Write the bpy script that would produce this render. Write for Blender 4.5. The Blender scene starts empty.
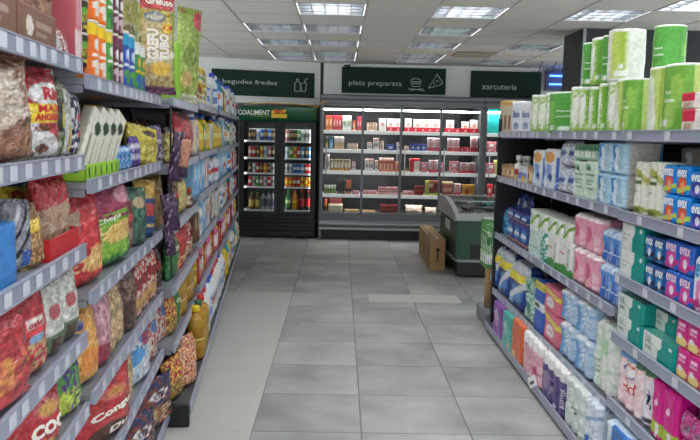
import bpy, math, random
from math import sin, cos, pi, radians as rad, floor as fl
from mathutils import Vector, Matrix, noise

# ---------------------------------------------------------------- camera, world, exposure
S = bpy.context.scene
COL = S.collection
F, CH = 752.0, 1.63
YAW, PIT, ROLL = .014827, .114895, .021
cf = Vector((sin(YAW)*cos(PIT), cos(YAW)*cos(PIT), -sin(PIT)))
cr0 = Vector((cos(YAW), -sin(YAW), 0)); cu0 = cr0.cross(cf)
cr = cr0*cos(ROLL)+cu0*sin(ROLL); cu = -cr0*sin(ROLL)+cu0*cos(ROLL)
cd = bpy.data.cameras.new('camera'); cam = bpy.data.objects.new('camera', cd); COL.objects.link(cam)
cam.matrix_world = Matrix(((cr.x, cu.x, -cf.x, 0), (cr.y, cu.y, -cf.y, 0), (cr.z, cu.z, -cf.z, CH), (0, 0, 0, 1)))
cd.sensor_width = 36; cd.lens = 36*F/700; cd.clip_start = .05; cd.clip_end = 100
S.camera = cam
W = bpy.data.worlds.new('world'); S.world = W; W.use_nodes = True
W.node_tree.nodes['Background'].inputs[0].default_value = (.93, .97, 1, 1)
W.node_tree.nodes['Background'].inputs[1].default_value = 1.7
S.view_settings.view_transform = 'Standard'; S.view_settings.look = 'None'
S.view_settings.gamma = 1; S.view_settings.use_curve_mapping = False
S.view_settings.exposure = 0.5
LIGHT_W = 12.0      # watts of each ceiling light
TUBE_E = 1.2
S.cycles.max_bounces = 6; S.cycles.transparent_max_bounces = 12; S.cycles.sample_clamp_indirect = 4
S.cycles.caustics_reflective = False; S.cycles.caustics_refractive = False

# ---------------------------------------------------------------- measuring helpers
def ray(x, y): return cf + cr*((x-350)/F) - cu*((y-220)/F)
def pj(P):
    d = P-Vector((0, 0, CH)); z = d.dot(cf)
    return 350+F*d.dot(cr)/z, 220-F*d.dot(cu)/z
TH = .088
LD = Vector((-sin(TH), cos(TH), 0)); LN = Vector((cos(TH), sin(TH), 0))
def pt(side, s, a, z):            # a point s metres along a row of shelving, a metres to its side
    return (Vector((a, s, 0)) if side == 'R' else LD*s-LN*a) + Vector((0, 0, z))
def s_at(side, x, a, z):
    lo, hi = .6, 16.
    for _ in range(40):
        m = (lo+hi)/2; X = pj(pt(side, m, a, z))[0]
        if (X > x) == (side == 'R'): lo = m
        else: hi = m
    return (lo+hi)/2
def z_at(side, s, a, y):
    lo, hi = -1., 3.2
    for _ in range(40):
        m = (lo+hi)/2
        if pj(pt(side, s, a, m))[1] > y: lo = m
        else: hi = m
    return (lo+hi)/2
def wxz(x, y, Y):
    d = ray(x, y); t = Y/d.y; return d.x*t, CH+d.z*t

# ---------------------------------------------------------------- materials
def lin(h):
    if not isinstance(h, str): return h
    h = h.lstrip('#')
    if len(h) == 3: h = ''.join(c*2 for c in h)
    v = [int(h[i:i+2], 16)/255 for i in (0, 2, 4)]
    return tuple((c/12.92 if c <= .04045 else ((c+.055)/1.055)**2.4) for c in v)+(1,)
MATS = {}
def mat(name, col='888', rough=.5, metal=0, attr=False, nscale=0, bump=0, var=0, spec=.5, emit=0, coat=0, alpha=1, nsc3=None, sat=.95, bdist=.01):
    if name in MATS: return MATS[name]
    m = bpy.data.materials.new(name); m.use_nodes = True; nt = m.node_tree; b = nt.nodes['Principled BSDF']; L = nt.links.new
    c = lin(col); b.inputs['Base Color'].default_value = c; b.inputs['Roughness'].default_value = rough
    b.inputs['Metallic'].default_value = metal; b.inputs['Specular IOR Level'].default_value = spec
    b.inputs['Coat Weight'].default_value = coat
    if emit: b.inputs['Emission Color'].default_value = c; b.inputs['Emission Strength'].default_value = emit
    if alpha < 1: b.inputs['Alpha'].default_value = alpha
    tc = nt.nodes.new('ShaderNodeTexCoord'); no = nt.nodes.new('ShaderNodeTexNoise'); no.inputs['Scale'].default_value = nscale or 30
    no.inputs['Detail'].default_value = 3; L(tc.outputs['Object'], no.inputs['Vector'])
    if nsc3:
        mp = nt.nodes.new('ShaderNodeMapping'); mp.inputs['Scale'].default_value = nsc3
        L(tc.outputs['Object'], mp.inputs['Vector']); L(mp.outputs[0], no.inputs['Vector'])
    if attr:
        a = nt.nodes.new('ShaderNodeAttribute'); a.attribute_name = 'print'; 
        n2 = nt.nodes.new('ShaderNodeTexNoise'); n2.inputs['Scale'].default_value = 55; n2.inputs['Detail'].default_value = 2; L(tc.outputs['Object'], n2.inputs['Vector'])
        hs = nt.nodes.new('ShaderNodeHueSaturation'); mr = nt.nodes.new('ShaderNodeMapRange'); mr.inputs[1].default_value = .35; mr.inputs[2].default_value = .65; mr.inputs[3].default_value = 1-var; mr.inputs[4].default_value = 1+var*.6
        L(n2.outputs['Fac'], mr.inputs[0]); L(mr.outputs[0], hs.inputs['Value']); hs.inputs['Saturation'].default_value = sat; L(a.outputs['Color'], hs.inputs['Color']); L(hs.outputs[0], b.inputs['Base Color'])
    elif var:
        mx = nt.nodes.new('ShaderNodeMix'); mx.data_type = 'RGBA'; L(no.outputs['Fac'], mx.inputs[0])
        mx.inputs[6].default_value = tuple(v*(1-var) for v in c[:3])+(1,); mx.inputs[7].default_value = tuple(min(1, v*(1+var)) for v in c[:3])+(1,)
        L(mx.outputs[2], b.inputs['Base Color'])
    if bump:
        bp = nt.nodes.new('ShaderNodeBump'); bp.inputs['Strength'].default_value = bump; bp.inputs['Distance'].default_value = bdist
        L(no.outputs['Fac'], bp.inputs['Height']); L(bp.outputs['Normal'], b.inputs['Normal'])
    MATS[name] = m; return m
FILM = mat('printed_film', attr=True, rough=.2, nscale=26, bump=1, coat=0, var=.3, spec=.6, bdist=.03)
WRAP = mat('printed_wrap', attr=True, rough=.34, nscale=20, bump=.4, var=.12, sat=.95, spec=.3)
CARD = mat('printed_card', attr=True, rough=.5, nscale=60, bump=.03, var=.05, spec=.3)
GLOSSY = mat('printed_gloss', attr=True, rough=.3, nscale=40, bump=.06, var=.12, spec=.35, sat=1.02)
SHELF = mat('shelf_grey_steel', '85878f', .45, .25, nscale=8, var=.06)
RAIL = mat('price_rail_plastic', '9499ab', .3, 0, nscale=14, var=.08)
TICKET = mat('ticket_paper', 'c9ccd6', .5, nscale=40, var=.05)
TINK = mat('ticket_ink', '8f929c', .6)
DARK = mat('dark_steel', '1a1b1e', .5, .2, nscale=12, var=.15)
BACKP = mat('back_panel_steel', '26272b', .55, .1, nscale=9, var=.15)
BLACK = mat('black_plastic', '101112', .4)
CHROME = mat('brushed_metal', '9da1a4', .32, .8, nscale=10, var=.1)
WHITEM = mat('white_enamel', 'eceeee', .35, nscale=12, var=.03)
def solid(h, rough=.4): return mat('ink_'+h, h, rough)
def glass(name, tint='ffffff', refl=.08, rough=.02, fr=.2):
    if name in MATS: return MATS[name]
    m = bpy.data.materials.new(name); m.use_nodes = True; nt = m.node_tree; nt.nodes.clear(); L = nt.links.new
    o = nt.nodes.new('ShaderNodeOutputMaterial'); mx = nt.nodes.new('ShaderNodeMixShader'); t = nt.nodes.new('ShaderNodeBsdfTransparent')
    g = nt.nodes.new('ShaderNodeBsdfGlossy'); f = nt.nodes.new('ShaderNodeLayerWeight'); f.inputs[0].default_value = .25
    ad = nt.nodes.new('ShaderNodeMath'); ad.operation = 'MULTIPLY_ADD'; ad.inputs[1].default_value = fr; ad.inputs[2].default_value = refl
    t.inputs[0].default_value = lin(tint); g.inputs['Roughness'].default_value = rough
    L(f.outputs['Fresnel'], ad.inputs[0]); L(ad.outputs[0], mx.inputs[0]); L(t.outputs[0], mx.inputs[1]); L(g.outputs[0], mx.inputs[2]); L(mx.outputs[0], o.inputs[0])
    MATS[name] = m; return m
GLASS = glass('door_glass', 'fafcfb', .004)

# ---------------------------------------------------------------- mesh builders
def mesh(name, vs, fs, m, cols=None, smooth=True, flat=()):
    me = bpy.data.meshes.new(name); me.from_pydata([tuple(v) for v in vs], [], fs); me.materials.append(m)
    if cols:
        at = me.color_attributes.new('print', 'FLOAT_COLOR', 'CORNER'); buf = []
        for f, c in zip(fs, cols):
            if isinstance(c, list):
                for q in c: buf += q
            else: buf += list(lin(c) if isinstance(c, str) else c)*len(f)
        at.data.foreach_set('color', buf)
    me.polygons.foreach_set('use_smooth', [smooth and i not in flat for i in range(len(fs))]); me.update()
    return me
def obj(name, me, parent=None, loc=None, rot=None):
    o = bpy.data.objects.new(name, me); COL.objects.link(o)
    if parent: o.parent = parent
    if loc is not None: o.location = loc
    if rot is not None: o.rotation_euler = rot if hasattr(rot, '__len__') else (0, 0, rot)
    return o
def tag(o, label, cat, group=None, kind=None):
    if label: o['label'] = label
    if cat: o['category'] = cat
    if group: o['group'] = group
    if kind: o['kind'] = kind
    return o
class MB:
    def __init__(s): s.v = []; s.f = []
    def box(s, x0, x1, y0, y1, z0, z1, b=.002):
        b = min(b, (x1-x0)/3, (y1-y0)/3, (z1-z0)/3); n = len(s.v)
        for (X0, X1, Y0, Y1, Z) in ((x0+b, x1-b, y0+b, y1-b, z0), (x0, x1, y0, y1, z0+b), (x0, x1, y0, y1, z1-b), (x0+b, x1-b, y0+b, y1-b, z1)):
            s.v += [(X0, Y0, Z), (X1, Y0, Z), (X1, Y1, Z), (X0, Y1, Z)]
        s.f.append((n+3, n+2, n+1, n)); s.f.append((n+12, n+13, n+14, n+15))
        for k in range(3):
            for i in range(4): j = (i+1) % 4; s.f.append((n+4*k+i, n+4*k+j, n+4*k+4+j, n+4*k+4+i))
        return s
    def tube(s, pts, r, k=8):
        n0 = len(s.v); P = [Vector(p) for p in pts]
        for i, p in enumerate(P):
            t = (P[min(i+1, len(P)-1)]-P[max(i-1, 0)]).normalized(); a = t.orthogonal().normalized() if abs(t.z) < .99 else Vector((1, 0, 0)); a = (a-t*a.dot(t)).normalized(); b = t.cross(a)
            for j in range(k): s.v.append(p+a*r*cos(2*pi*j/k)+b*r*sin(2*pi*j/k))
        for i in range(len(P)-1):
            for j in range(k): q = (j+1) % k; s.f.append((n0+i*k+j, n0+i*k+q, n0+(i+1)*k+q, n0+(i+1)*k+j))
        s.f.append(tuple(n0+j for j in reversed(range(k)))); s.f.append(tuple(n0+(len(P)-1)*k+j for j in range(k)))
        return s
    def quad(s, a, b, c, d): n = len(s.v); s.v += [a, b, c, d]; s.f.append((n, n+1, n+2, n+3)); return s
    def prism(s, poly, x0, x1):       # poly of (y, z) swept along x
        n = len(s.v); k = len(poly)
        for x in (x0, x1): s.v += [(x, y, z) for y, z in poly]
        s.f.append(tuple(n+j for j in range(k))); s.f.append(tuple(n+k+j for j in reversed(range(k))))
        for j in range(k): q = (j+1) % k; s.f.append((n+j, n+k+j, n+k+q, n+q))
        return s
    def me(s, name, m, smooth=False): return mesh(name, s.v, s.f, m, None, smooth)
    def build(s, name, m, parent=None, loc=None, rot=None, smooth=False): return obj(name, s.me(name, m, smooth), parent, loc, rot)

# printed designs: (base, primitives); r rect, e ellipse, n blotches; last value = faces it is printed on
def paint(des, face, u, v):
    base, prims = des; c = base
    for p in prims:
        k = p[0]
        if k == 'r':
            if face in (p[6] if len(p) > 6 else 'fb') and p[1] <= u <= p[3] and p[2] <= v <= p[4]: c = p[5]
        elif k == 'e':
            if face in (p[6] if len(p) > 6 else 'fb') and ((u-p[1])/p[3])**2+((v-p[2])/p[4])**2 <= 1: c = p[5]
        elif k == 'd':      # slanted band: v between v0+slope*u and v1+slope*u
            if face in (p[5] if len(p) > 5 else 'fb') and p[1] <= v-p[3]*u <= p[2]: c = p[4]
        elif k == 'n':
            if face in (p[5] if len(p) > 5 else 'fb') and p[3] <= v <= p[4] and noise.noise(Vector((u*p[1]*1.45, v*p[1]*1.9, p[1]))) > .08: c = p[2]
        elif k == 's' and face in 'lr': c = p[1]
        elif k == 't' and face == 't': c = p[1]
    return lin(c)

def prism(name, w, d, h, r=.005, des=('#888', []), m=None, nu=12, nv=16, er=.003, prof=None, lump=0, seed=0, lobes=0, lob=.09):
    if nu >= 12: nu = int(nu*1.5); nv = int(nv*1.5)
    r = min(r, w/2-.0005, d/2-.0005); rnd = r > .3*min(w, d)
    P = []; a, b = w/2-r, d/2-r; ca = 5 if rnd else 2; nsd = max(2, min(8, int(nu*d/w)))
    def side(x0, y0, x1, y1, n):
        if math.hypot(x1-x0, y1-y0) < 1e-4: return
        for i in range(n): P.append((x0+(x1-x0)*i/n, y0+(y1-y0)*i/n))
    def arc(cx, cy, a0):
        for i in range(ca): t = a0+pi/2*i/ca; P.append((cx+r*cos(t), cy+r*sin(t)))
    side(-a, -d/2, a, -d/2, nu); arc(a, -b, -pi/2); side(w/2, -b, w/2, b, nsd); arc(a, b, 0)
    side(a, d/2, -a, d/2, max(2, nu//3)); arc(-a, b, pi/2); side(-w/2, b, -w/2, -b, nsd); arc(-a, -b, pi)
    k = len(P); ts = [0, er/h]+[er/h+(1-2*er/h)*i/nv for i in range(1, nv)]+[1-er/h, 1]
    vs = []
    for ti, t in enumerate(ts):
        ins = er if ti in (0, len(ts)-1) else 0; px, py = prof(t) if prof else (1, 1)
        for x, y in P:
            X = x*(w-2*ins)/w*px; Y = y*(d-2*ins)/d*py
            if lobes and abs(y) > b*.9: uu = x/w+.5; Y *= 1-lob*2*abs(cos(pi*lobes*uu))**5*(1-abs(2*uu-1)**6)
            if lump:
                g = lump*noise.noise(Vector((X*14+seed*7, Y*14, t*h*14))); q = math.hypot(X/w, Y/d)+1e-6; X += g*X/w/q; Y += g*Y/d/q
            vs.append((X, Y, t*h))
    fs = []; cs = []
    for i in range(len(ts)-1):
        v = (ts[i]+ts[i+1])/2
        for j in range(k):
            q = (j+1) % k; mx, my = (P[j][0]+P[q][0])/2, (P[j][1]+P[q][1])/2
            if rnd: face = 'f' if my < 0 else 'b'; u = mx/w+.5
            elif my < -b-r*.3 or (my < -b and abs(mx) < a): face, u = 'f', mx/w+.5
            elif my > b+r*.3: face, u = 'b', .5-mx/w
            elif mx > 0: face, u = 'r', my/d+.5
            else: face, u = 'l', .5-my/d
            fs.append((i*k+j, i*k+q, (i+1)*k+q, (i+1)*k+j))
            if face in 'fb': sg_ = 1 if face == 'f' else -1; ua, ub = .5+sg_*P[j][0]/w, .5+sg_*P[q][0]/w
            else: sg_ = 1 if face == 'r' else -1; ua, ub = .5+sg_*P[j][1]/d, .5+sg_*P[q][1]/d
            cs.append([paint(des, face, ua, ts[i]), paint(des, face, ub, ts[i]), paint(des, face, ub, ts[i+1]), paint(des, face, ua, ts[i+1])])
    flat = set()
    for top in (0, 1):
        base = (len(ts)-1)*k if top else 0; prev = base; z = vs[base][2]
        for sc in (.8, .55, .3):
            n = len(vs); vs += [(vs[base+j][0]*sc, vs[base+j][1]*sc, z) for j in range(k)]
            for j in range(k):
                q = (j+1) % k; f = (prev+j, prev+q, n+q, n+j); f = f if top else f[::-1]; flat.add(len(fs)); fs.append(f)
                X = (vs[prev+j][0]+vs[n+q][0])/2; Y = (vs[prev+j][1]+vs[n+q][1])/2; cs.append(paint(des, 't' if top else 'o', X/w+.5, Y/d+.5))
            prev = n
        flat.add(len(fs)); f = tuple(prev+j for j in range(k)); fs.append(f if top else f[::-1]); cs.append(paint(des, 't' if top else 'o', .5, .5))
    def surf(u, v):
        x = (u-.5)*w; e = abs(x)-(w/2-r); y = -d/2 if e <= 0 else -(d/2-r+math.sqrt(max(0, r*r-e*e)))
        if lobes: y *= 1-lob*2*abs(cos(pi*lobes*u))**5*(1-abs(2*u-1)**6)
        px, py = prof(v) if prof else (1, 1); return x*px, y*py, v*h
    return mesh(name, vs, fs, m or CARD, cs, True, flat), surf

def bag(name, w, d, h, des, m=None, nx=16, nz=22, stand=.5, lump=.012, seed=None, crimp=.05, lean=0):
    if nx >= 16 and nz >= 22: nx = int(nx*1.7); nz = int(nz*1.7)
    if seed is None: seed = sum(map(ord, name+str(des[0])+str(h)))%97
    # film bag; stand 0 = pillow, 1 = wide flat bottom tapering to a crimped top
    def dep(u, v):
        e = max(0, 1-abs(2*u-1)**2.6)**.55
        p = max(0, 1-abs(2*v-1)**3.2)**.6
        s = (min(1, (v*9)**.5 if v < .11 else 1))*max(0, 1-max(0, (v-.3)/.7)**2.2)**.8
        t = p*(1-stand)+s*stand
        if v > 1-crimp: t = 0
        if v < crimp*(1-stand): t = 0
        return e*t*d/2
    def wid(v): return w*(1-.05*sin(pi*v)+.05*(abs(2*v-1) > 1-2*crimp))
    def P(u, v, sgn):
        z = v*h; x = (u-.5)*wid(v); y = sgn*dep(u, v)
        g = noise.noise(Vector((u*4+seed*3.1, v*5, sgn+seed)))*lump + noise.noise(Vector((u*11+seed, v*13, sgn*2+seed)))*lump*.4
        wv = sin(pi*min(1, 4*v))*sin(pi*min(1, 4*(1-v))) if 0 < v < 1 else 0
        ed = 1 if 0 < u < 1 else 0
        if v in (0, 1): y += .003*sin(u*40)
        y += sgn*abs(g)*ed*max(.2, wv) if y else g*.5
        x += lump*.5*noise.noise(Vector((v*6+seed, u*2, 5.)))*(1 if 0 < v < 1 else 0)
        z += (.004*((int(u*nx) % 2)) if v == 1 else 0)
        return (x, y+lean*v*v*d, z)
    vs = []; idx = {}
    for sgn in (-1, 1):
        for j in range(nz+1):
            for i in range(nx+1):
                if sgn == 1 and (i in (0, nx)): idx[(sgn, i, j)] = idx[(-1, i, j)]; continue
                idx[(sgn, i, j)] = len(vs); vs.append(P(i/nx, j/nz, sgn))
    fs = []; cs = []
    for sgn in (-1, 1):
        for j in range(nz):
            for i in range(nx):
                f = (idx[(sgn, i, j)], idx[(sgn, i+1, j)], idx[(sgn, i+1, j+1)], idx[(sgn, i, j+1)])
                fc = 'f' if sgn < 0 else 'b'; U = lambda a: a/nx if sgn < 0 else 1-a/nx
                cc = [paint(des, fc, U(i), j/nz), paint(des, fc, U(i+1), j/nz), paint(des, fc, U(i+1), (j+1)/nz), paint(des, fc, U(i), (j+1)/nz)]
                fs.append(f if sgn < 0 else f[::-1]); cs.append(cc if sgn < 0 else cc[::-1])
    for j in (0, nz):
        f = [idx[(-1, i, j)] for i in range(nx+1)]+[idx[(1, i, j)] for i in range(nx-1, 0, -1)]
        fs.append(tuple(f if j else f[::-1])); cs.append(paint(des, 'f', .5, .01 if j == 0 else .99))
    def surf(u, v): x, y, z = P(u, v, -1); return x, y-.001, z
    return mesh(name, vs, fs, m or FILM, cs), surf

def lathe(name, prof, m, seg=16, cols=None, sx=1, sy=1):     # prof: (radius, z[, colour])
    vs = []; fs = []; cs = []
    for p in prof:
        for j in range(seg): t = 2*pi*j/seg; vs.append((p[0]*cos(t)*sx, p[0]*sin(t)*sy, p[1]))
    for i in range(len(prof)-1):
        for j in range(seg): q = (j+1) % seg; fs.append((i*seg+j, i*seg+q, (i+1)*seg+q, (i+1)*seg+j)); cs.append(prof[i][2] if len(prof[i]) > 2 else '#fff')
    fs.append(tuple(reversed(range(seg)))); cs.append(cs[0]); fs.append(tuple((len(prof)-1)*seg+j for j in range(seg))); cs.append(cs[-2] if len(cs) > 2 else cs[0])
    return mesh(name, vs, fs, m, cs if any(len(p) > 2 for p in prof) else None, True, {len(fs)-1, len(fs)-2})

_txt = {}
def text_raw(s, bold=.0):
    if (s, bold) in _txt: return _txt[(s, bold)]
    c = bpy.data.curves.new('t', 'FONT'); c.body = s; c.size = 1; c.offset = bold; c.resolution_u = 2
    o = bpy.data.objects.new('t', c); COL.objects.link(o); bpy.context.view_layer.update()
    me = o.evaluated_get(bpy.context.evaluated_depsgraph_get()).to_mesh()
    vs = [v.co.copy() for v in me.vertices]; fs = [tuple(p.vertices) for p in me.polygons]
    o.to_mesh_clear(); bpy.data.objects.remove(o); bpy.data.curves.remove(c)
    x0 = min(v.x for v in vs); x1 = max(v.x for v in vs); y0 = min(v.y for v in vs); y1 = max(v.y for v in vs)
    vs = [((v.x-x0)/(x1-x0), (v.y-y0)/(y1-y0)) for v in vs]
    _txt[(s, bold)] = (vs, fs, (x1-x0)/(y1-y0)); return _txt[(s, bold)]
def text_on(surf, s, u0, v0, u1, v1, col, bold=.02, slant=0, off=.0015, up=False):
    vs, fs, _ = text_raw(s, bold); out = []
    for x, y in vs:
        if up: u, v = u1-(u1-u0)*y, v0+(v1-v0)*x
        else: u, v = u0+(u1-u0)*x, v0+(v1-v0)*y+slant*x
        p = surf(u, v); out.append((p[0], p[1]-off, p[2]))
    return mesh('lettering', out, fs, solid(col), None, False)
def text_flat(s, hgt, col, parent, loc, rot, bold=0, m=None, width=None, name='lettering'):   # flat lettering standing in the local xz plane
    vs, fs, ar = text_raw(s, bold); w = width or hgt*ar
    me = mesh(name, [((x-.5)*w, 0, (y-.5)*hgt) for x, y in vs], fs, m or solid(col), None, False)
    return obj(name, me, parent, loc, rot)

# ---------------------------------------------------------------- product kinds
K = {}
def kind(key, name, cat, me, dims, kids=()): K[key] = (name, cat, me, dims, list(kids))
REC = []
def put(key, M, desc, where, order, gname=None, scale=(1, 1, 1), levels=''):
    name, cat, me, dims, kids = K[key]
    o = bpy.data.objects.new(name, me); COL.objects.link(o)
    o.matrix_world = M @ Matrix.Diagonal((*scale, 1))
    for kn, kme, *kl in kids:
        c = bpy.data.objects.new(kn, kme); COL.objects.link(c); c.parent = o
        if kl: c['label'] = kl[0]
    o['category'] = cat
    REC.append((desc, where, order, o, name)); return o
ORD = 'first second third fourth fifth sixth seventh eighth ninth tenth eleventh twelfth thirteenth fourteenth fifteenth sixteenth seventeenth eighteenth nineteenth twentieth'.split()
def finish_labels():
    d = {}; g = {}
    for r in REC: d.setdefault((r[0], r[1]), []).append(r); g.setdefault((r[4], r[1]), []).append(r)
    for (desc, where), rs in d.items():
        rs.sort(key=lambda r: r[2]); frm = 'from left' if ('cooler' in where or 'chilled' in where) else 'from camera'
        for i, r in enumerate(rs):
            if len(rs) == 1: r[3]['label'] = f'{desc} on {where}'
            elif i < 20: r[3]['label'] = f'{desc} on {where}, {ORD[i]} {frm}'
            else: r[3]['label'] = f'{desc} on {where}, {ORD[(i-20)%20]} past the twentieth'
    for (name, where), rs in g.items():
        if len(rs) > 1:
            for r in rs: r[3]['group'] = name.replace('_', ' ')+'s on '+where

exec_later = []
# ---------------------------------------------------------------- room
def struct(o): o['kind'] = 'structure'; return o
CZ = 2.72
def floor_material():
    m = bpy.data.materials.new('floor_tiles'); m.use_nodes = True; nt = m.node_tree; L = nt.links.new; b = nt.nodes['Principled BSDF']
    N = lambda t, **k: [setattr(n, a, v) for n in [nt.nodes.new(t)] for a, v in k.items()] and None or nt.nodes[-1]
    def V(op, a, bb=None):
        n = nt.nodes.new('ShaderNodeVectorMath'); n.operation = op
        for i, x in enumerate((a, bb)):
            if x is None: continue
            if isinstance(x, tuple): n.inputs[i].default_value = x
            else: L(x, n.inputs[i])
        return n.outputs[0]
    def Q(op, a, bb=0., c=None):
        n = nt.nodes.new('ShaderNodeMath'); n.operation = op
        for i, x in enumerate((a, bb, c)):
            if x is None: continue
            if isinstance(x, (int, float)): n.inputs[i].default_value = x
            else: L(x, n.inputs[i])
        return n.outputs[0]
    tc = nt.nodes.new('ShaderNodeTexCoord').outputs['Object']
    p = V('DIVIDE', V('ADD', tc, (.454+60, 60-3.96+.6, 0)), (.6, .6, 1)); cell = V('FLOOR', p); fr = V('FRACTION', p)
    sx = nt.nodes.new('ShaderNodeSeparateXYZ'); L(fr, sx.inputs[0])
    ed = Q('MINIMUM', Q('MINIMUM', sx.outputs[0], Q('SUBTRACT', 1, sx.outputs[0])), Q('MINIMUM', sx.outputs[1], Q('SUBTRACT', 1, sx.outputs[1])))
    gr = Q('LESS_THAN', ed, .006)
    wn = nt.nodes.new('ShaderNodeTexWhiteNoise'); wn.noise_dimensions = '2D'; L(cell, wn.inputs['Vector'])
    no = nt.nodes.new('ShaderNodeTexNoise'); no.inputs['Scale'].default_value = 1.6; no.inputs['Detail'].default_value = 5; no.inputs['Roughness'].default_value = .55
    L(V('ADD', tc, V('MULTIPLY', cell, (3.7, 5.1, 0))), no.inputs['Vector'])
    pos = nt.nodes.new('ShaderNodeSeparateXYZ'); L(tc, pos.inputs[0])
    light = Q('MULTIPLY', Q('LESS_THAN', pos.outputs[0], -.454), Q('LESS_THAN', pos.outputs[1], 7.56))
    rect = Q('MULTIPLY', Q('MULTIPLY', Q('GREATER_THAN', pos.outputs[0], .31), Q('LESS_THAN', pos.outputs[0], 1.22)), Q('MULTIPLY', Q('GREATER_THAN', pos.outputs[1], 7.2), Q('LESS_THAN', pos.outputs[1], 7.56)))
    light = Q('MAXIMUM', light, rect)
    val = Q('ADD', Q('MULTIPLY', wn.outputs[0], .16), Q('MULTIPLY', no.outputs[0], 1.25)); 
    cr_ = nt.nodes.new('ShaderNodeValToRGB'); cr_.color_ramp.elements[0].position = .42; cr_.color_ramp.elements[0].color = lin('7b7c7a'); cr_.color_ramp.elements[1].position = .95; cr_.color_ramp.elements[1].color = lin('b2b2af')
    L(val, cr_.inputs[0])
    m1 = nt.nodes.new('ShaderNodeMix'); m1.data_type = 'RGBA'; L(light, m1.inputs[0]); L(cr_.outputs[0], m1.inputs[6])
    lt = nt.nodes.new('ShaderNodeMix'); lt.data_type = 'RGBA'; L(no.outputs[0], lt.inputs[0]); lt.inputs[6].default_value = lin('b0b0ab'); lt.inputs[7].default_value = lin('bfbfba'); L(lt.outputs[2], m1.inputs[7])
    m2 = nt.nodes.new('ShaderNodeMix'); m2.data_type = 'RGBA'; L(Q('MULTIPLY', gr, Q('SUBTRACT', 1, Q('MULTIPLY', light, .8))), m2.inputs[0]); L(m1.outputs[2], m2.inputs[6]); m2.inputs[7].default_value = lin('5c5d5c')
    L(m2.outputs[2], b.inputs['Base Color']); b.inputs['Roughness'].default_value = .42; b.inputs['Specular IOR Level'].default_value = .4
    return m
FX0, FX1, FY0, FY1 = -3.4, 4.6, -1.5, 12.36
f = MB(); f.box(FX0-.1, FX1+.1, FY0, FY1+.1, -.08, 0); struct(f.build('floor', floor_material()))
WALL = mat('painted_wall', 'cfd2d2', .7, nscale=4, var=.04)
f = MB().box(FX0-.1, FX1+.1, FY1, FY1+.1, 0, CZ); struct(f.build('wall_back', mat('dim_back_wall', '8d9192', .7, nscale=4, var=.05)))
wf = mat('added_window_frame_grey', 'b9bcbd', .4, .3)
for nm, x0, x1 in (('wall_left', FX0-.1, FX0), ('wall_right', FX1, FX1+.1)):
    b_ = MB(); b_.box(x0, x1, FY0, FY1, 0, .35); b_.box(x0, x1, FY0, FY1, 2.62, CZ); b_.box(x0, x1, 11.2, FY1, .35, 2.62); struct(b_.build(nm, WALL))
    for k in range(7):      # unseen windows, added so daylight brightens the ceiling
        y0 = FY0+1.8*k+.05; y1 = min(y0+1.75, 11.2); b_ = MB(); b_.box(x0+.02, x1-.02, y0, y0+.06, .35, 2.62); b_.box(x0+.02, x1-.02, y0+.06, y1, .35, .4); b_.box(x0+.02, x1-.02, y0+.06, y1, 2.57, 2.62)
        fr_ = struct(b_.build('added_window_%d' % (k+1+7*(nm == 'wall_right')), wf)); MB().box(x0+.045, x1-.045, y0+.06, y1, .4, 2.57, .0005).build('glass_pane', GLASS, fr_)
# ceiling of lay-in panels with recessed lights
GX0, GY0, GX, GY = -1.02, .14, .612, .64
def cx(i): return GX0+GX*i
def cy(j): return GY0+GY*j
J0 = 10      # row whose near edge is at 6.54
FIX = set()
for j in range(-2, 10, 2):
    for i in (1, 3, 5, -1): FIX.add((i, j))
FIX |= {(1, 10), (3, 10), (5, 10), (0, 12), (1, 12), (3, 12), (0, 14), (1, 14), (3, 14), (5, 14), (0, 16), (1, 16), (0, 17), (1, 17), (3, 16), (3, 17), (5, 17), (6, 9)}
FIX.discard((6, 8))
PANEL = mat('ceiling_panel', 'dcd8cf', .85, nscale=26, var=.03, bump=.05); TEE = mat('ceiling_grid_line', 'b0afaa', .6)
vs = MB(); tee = MB()
for i in range(-4, 10):
    for j in range(-3, 20):
        if (i, j) in FIX: continue
        x0, x1, y0, y1 = max(FX0, cx(i)), min(FX1, cx(i+1)), max(FY0, cy(j)), min(FY1, cy(j+1))
        if x1-x0 < .01 or y1-y0 < .01: continue
        vs.quad((x0, y0, CZ), (x0, y1, CZ), (x1, y1, CZ), (x1, y0, CZ))
ceil = struct(vs.build('ceiling', PANEL))
for i in range(-3, 10): tee.box(cx(i)-.008, cx(i)+.008, FY0, FY1, CZ-.004, CZ+.001, .001)
for j in range(-2, 20): tee.box(FX0, FX1, cy(j)-.005, cy(j)+.005, CZ-.003, CZ+.001, .001)
struct(tee.build('trim_1', TEE, ceil))
# recessed lights: tray, louvre, tubes
TRAY = mat('light_tray_enamel', 'b9bcbf', .35, .3, nscale=9, var=.05); LOUV = mat('louvre_aluminium', 'c3c7cb', .25, .75, nscale=9, var=.1); TUBE = mat('lit_tube', 'f2f6ff', emit=TUBE_E)
w0, l0 = GX-.03, GY-.03
t = MB(); H_ = .09
t.box(-w0/2, w0/2, -l0/2, l0/2, H_, H_+.01); t.box(-w0/2, -w0/2+.012, -l0/2, l0/2, 0, H_); t.box(w0/2-.012, w0/2, -l0/2, l0/2, 0, H_)
t.box(-w0/2, w0/2, -l0/2, -l0/2+.012, 0, H_); t.box(-w0/2, w0/2, l0/2-.012, l0/2, 0, H_); tray = t.me('light_tray', TRAY)
t = MB()
for k in range(1, 5): t.box(-w0/2+w0*k/5-.004, -w0/2+w0*k/5+.004, -l0/2+.012, l0/2-.012, .0, .045)
for k in range(1, 4): t.box(-w0/2+.012, w0/2-.012, -l0/2+l0*k/4-.008, -l0/2+l0*k/4+.008, .0, .05, .003)
louv = t.me('louvre', LOUV)
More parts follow.
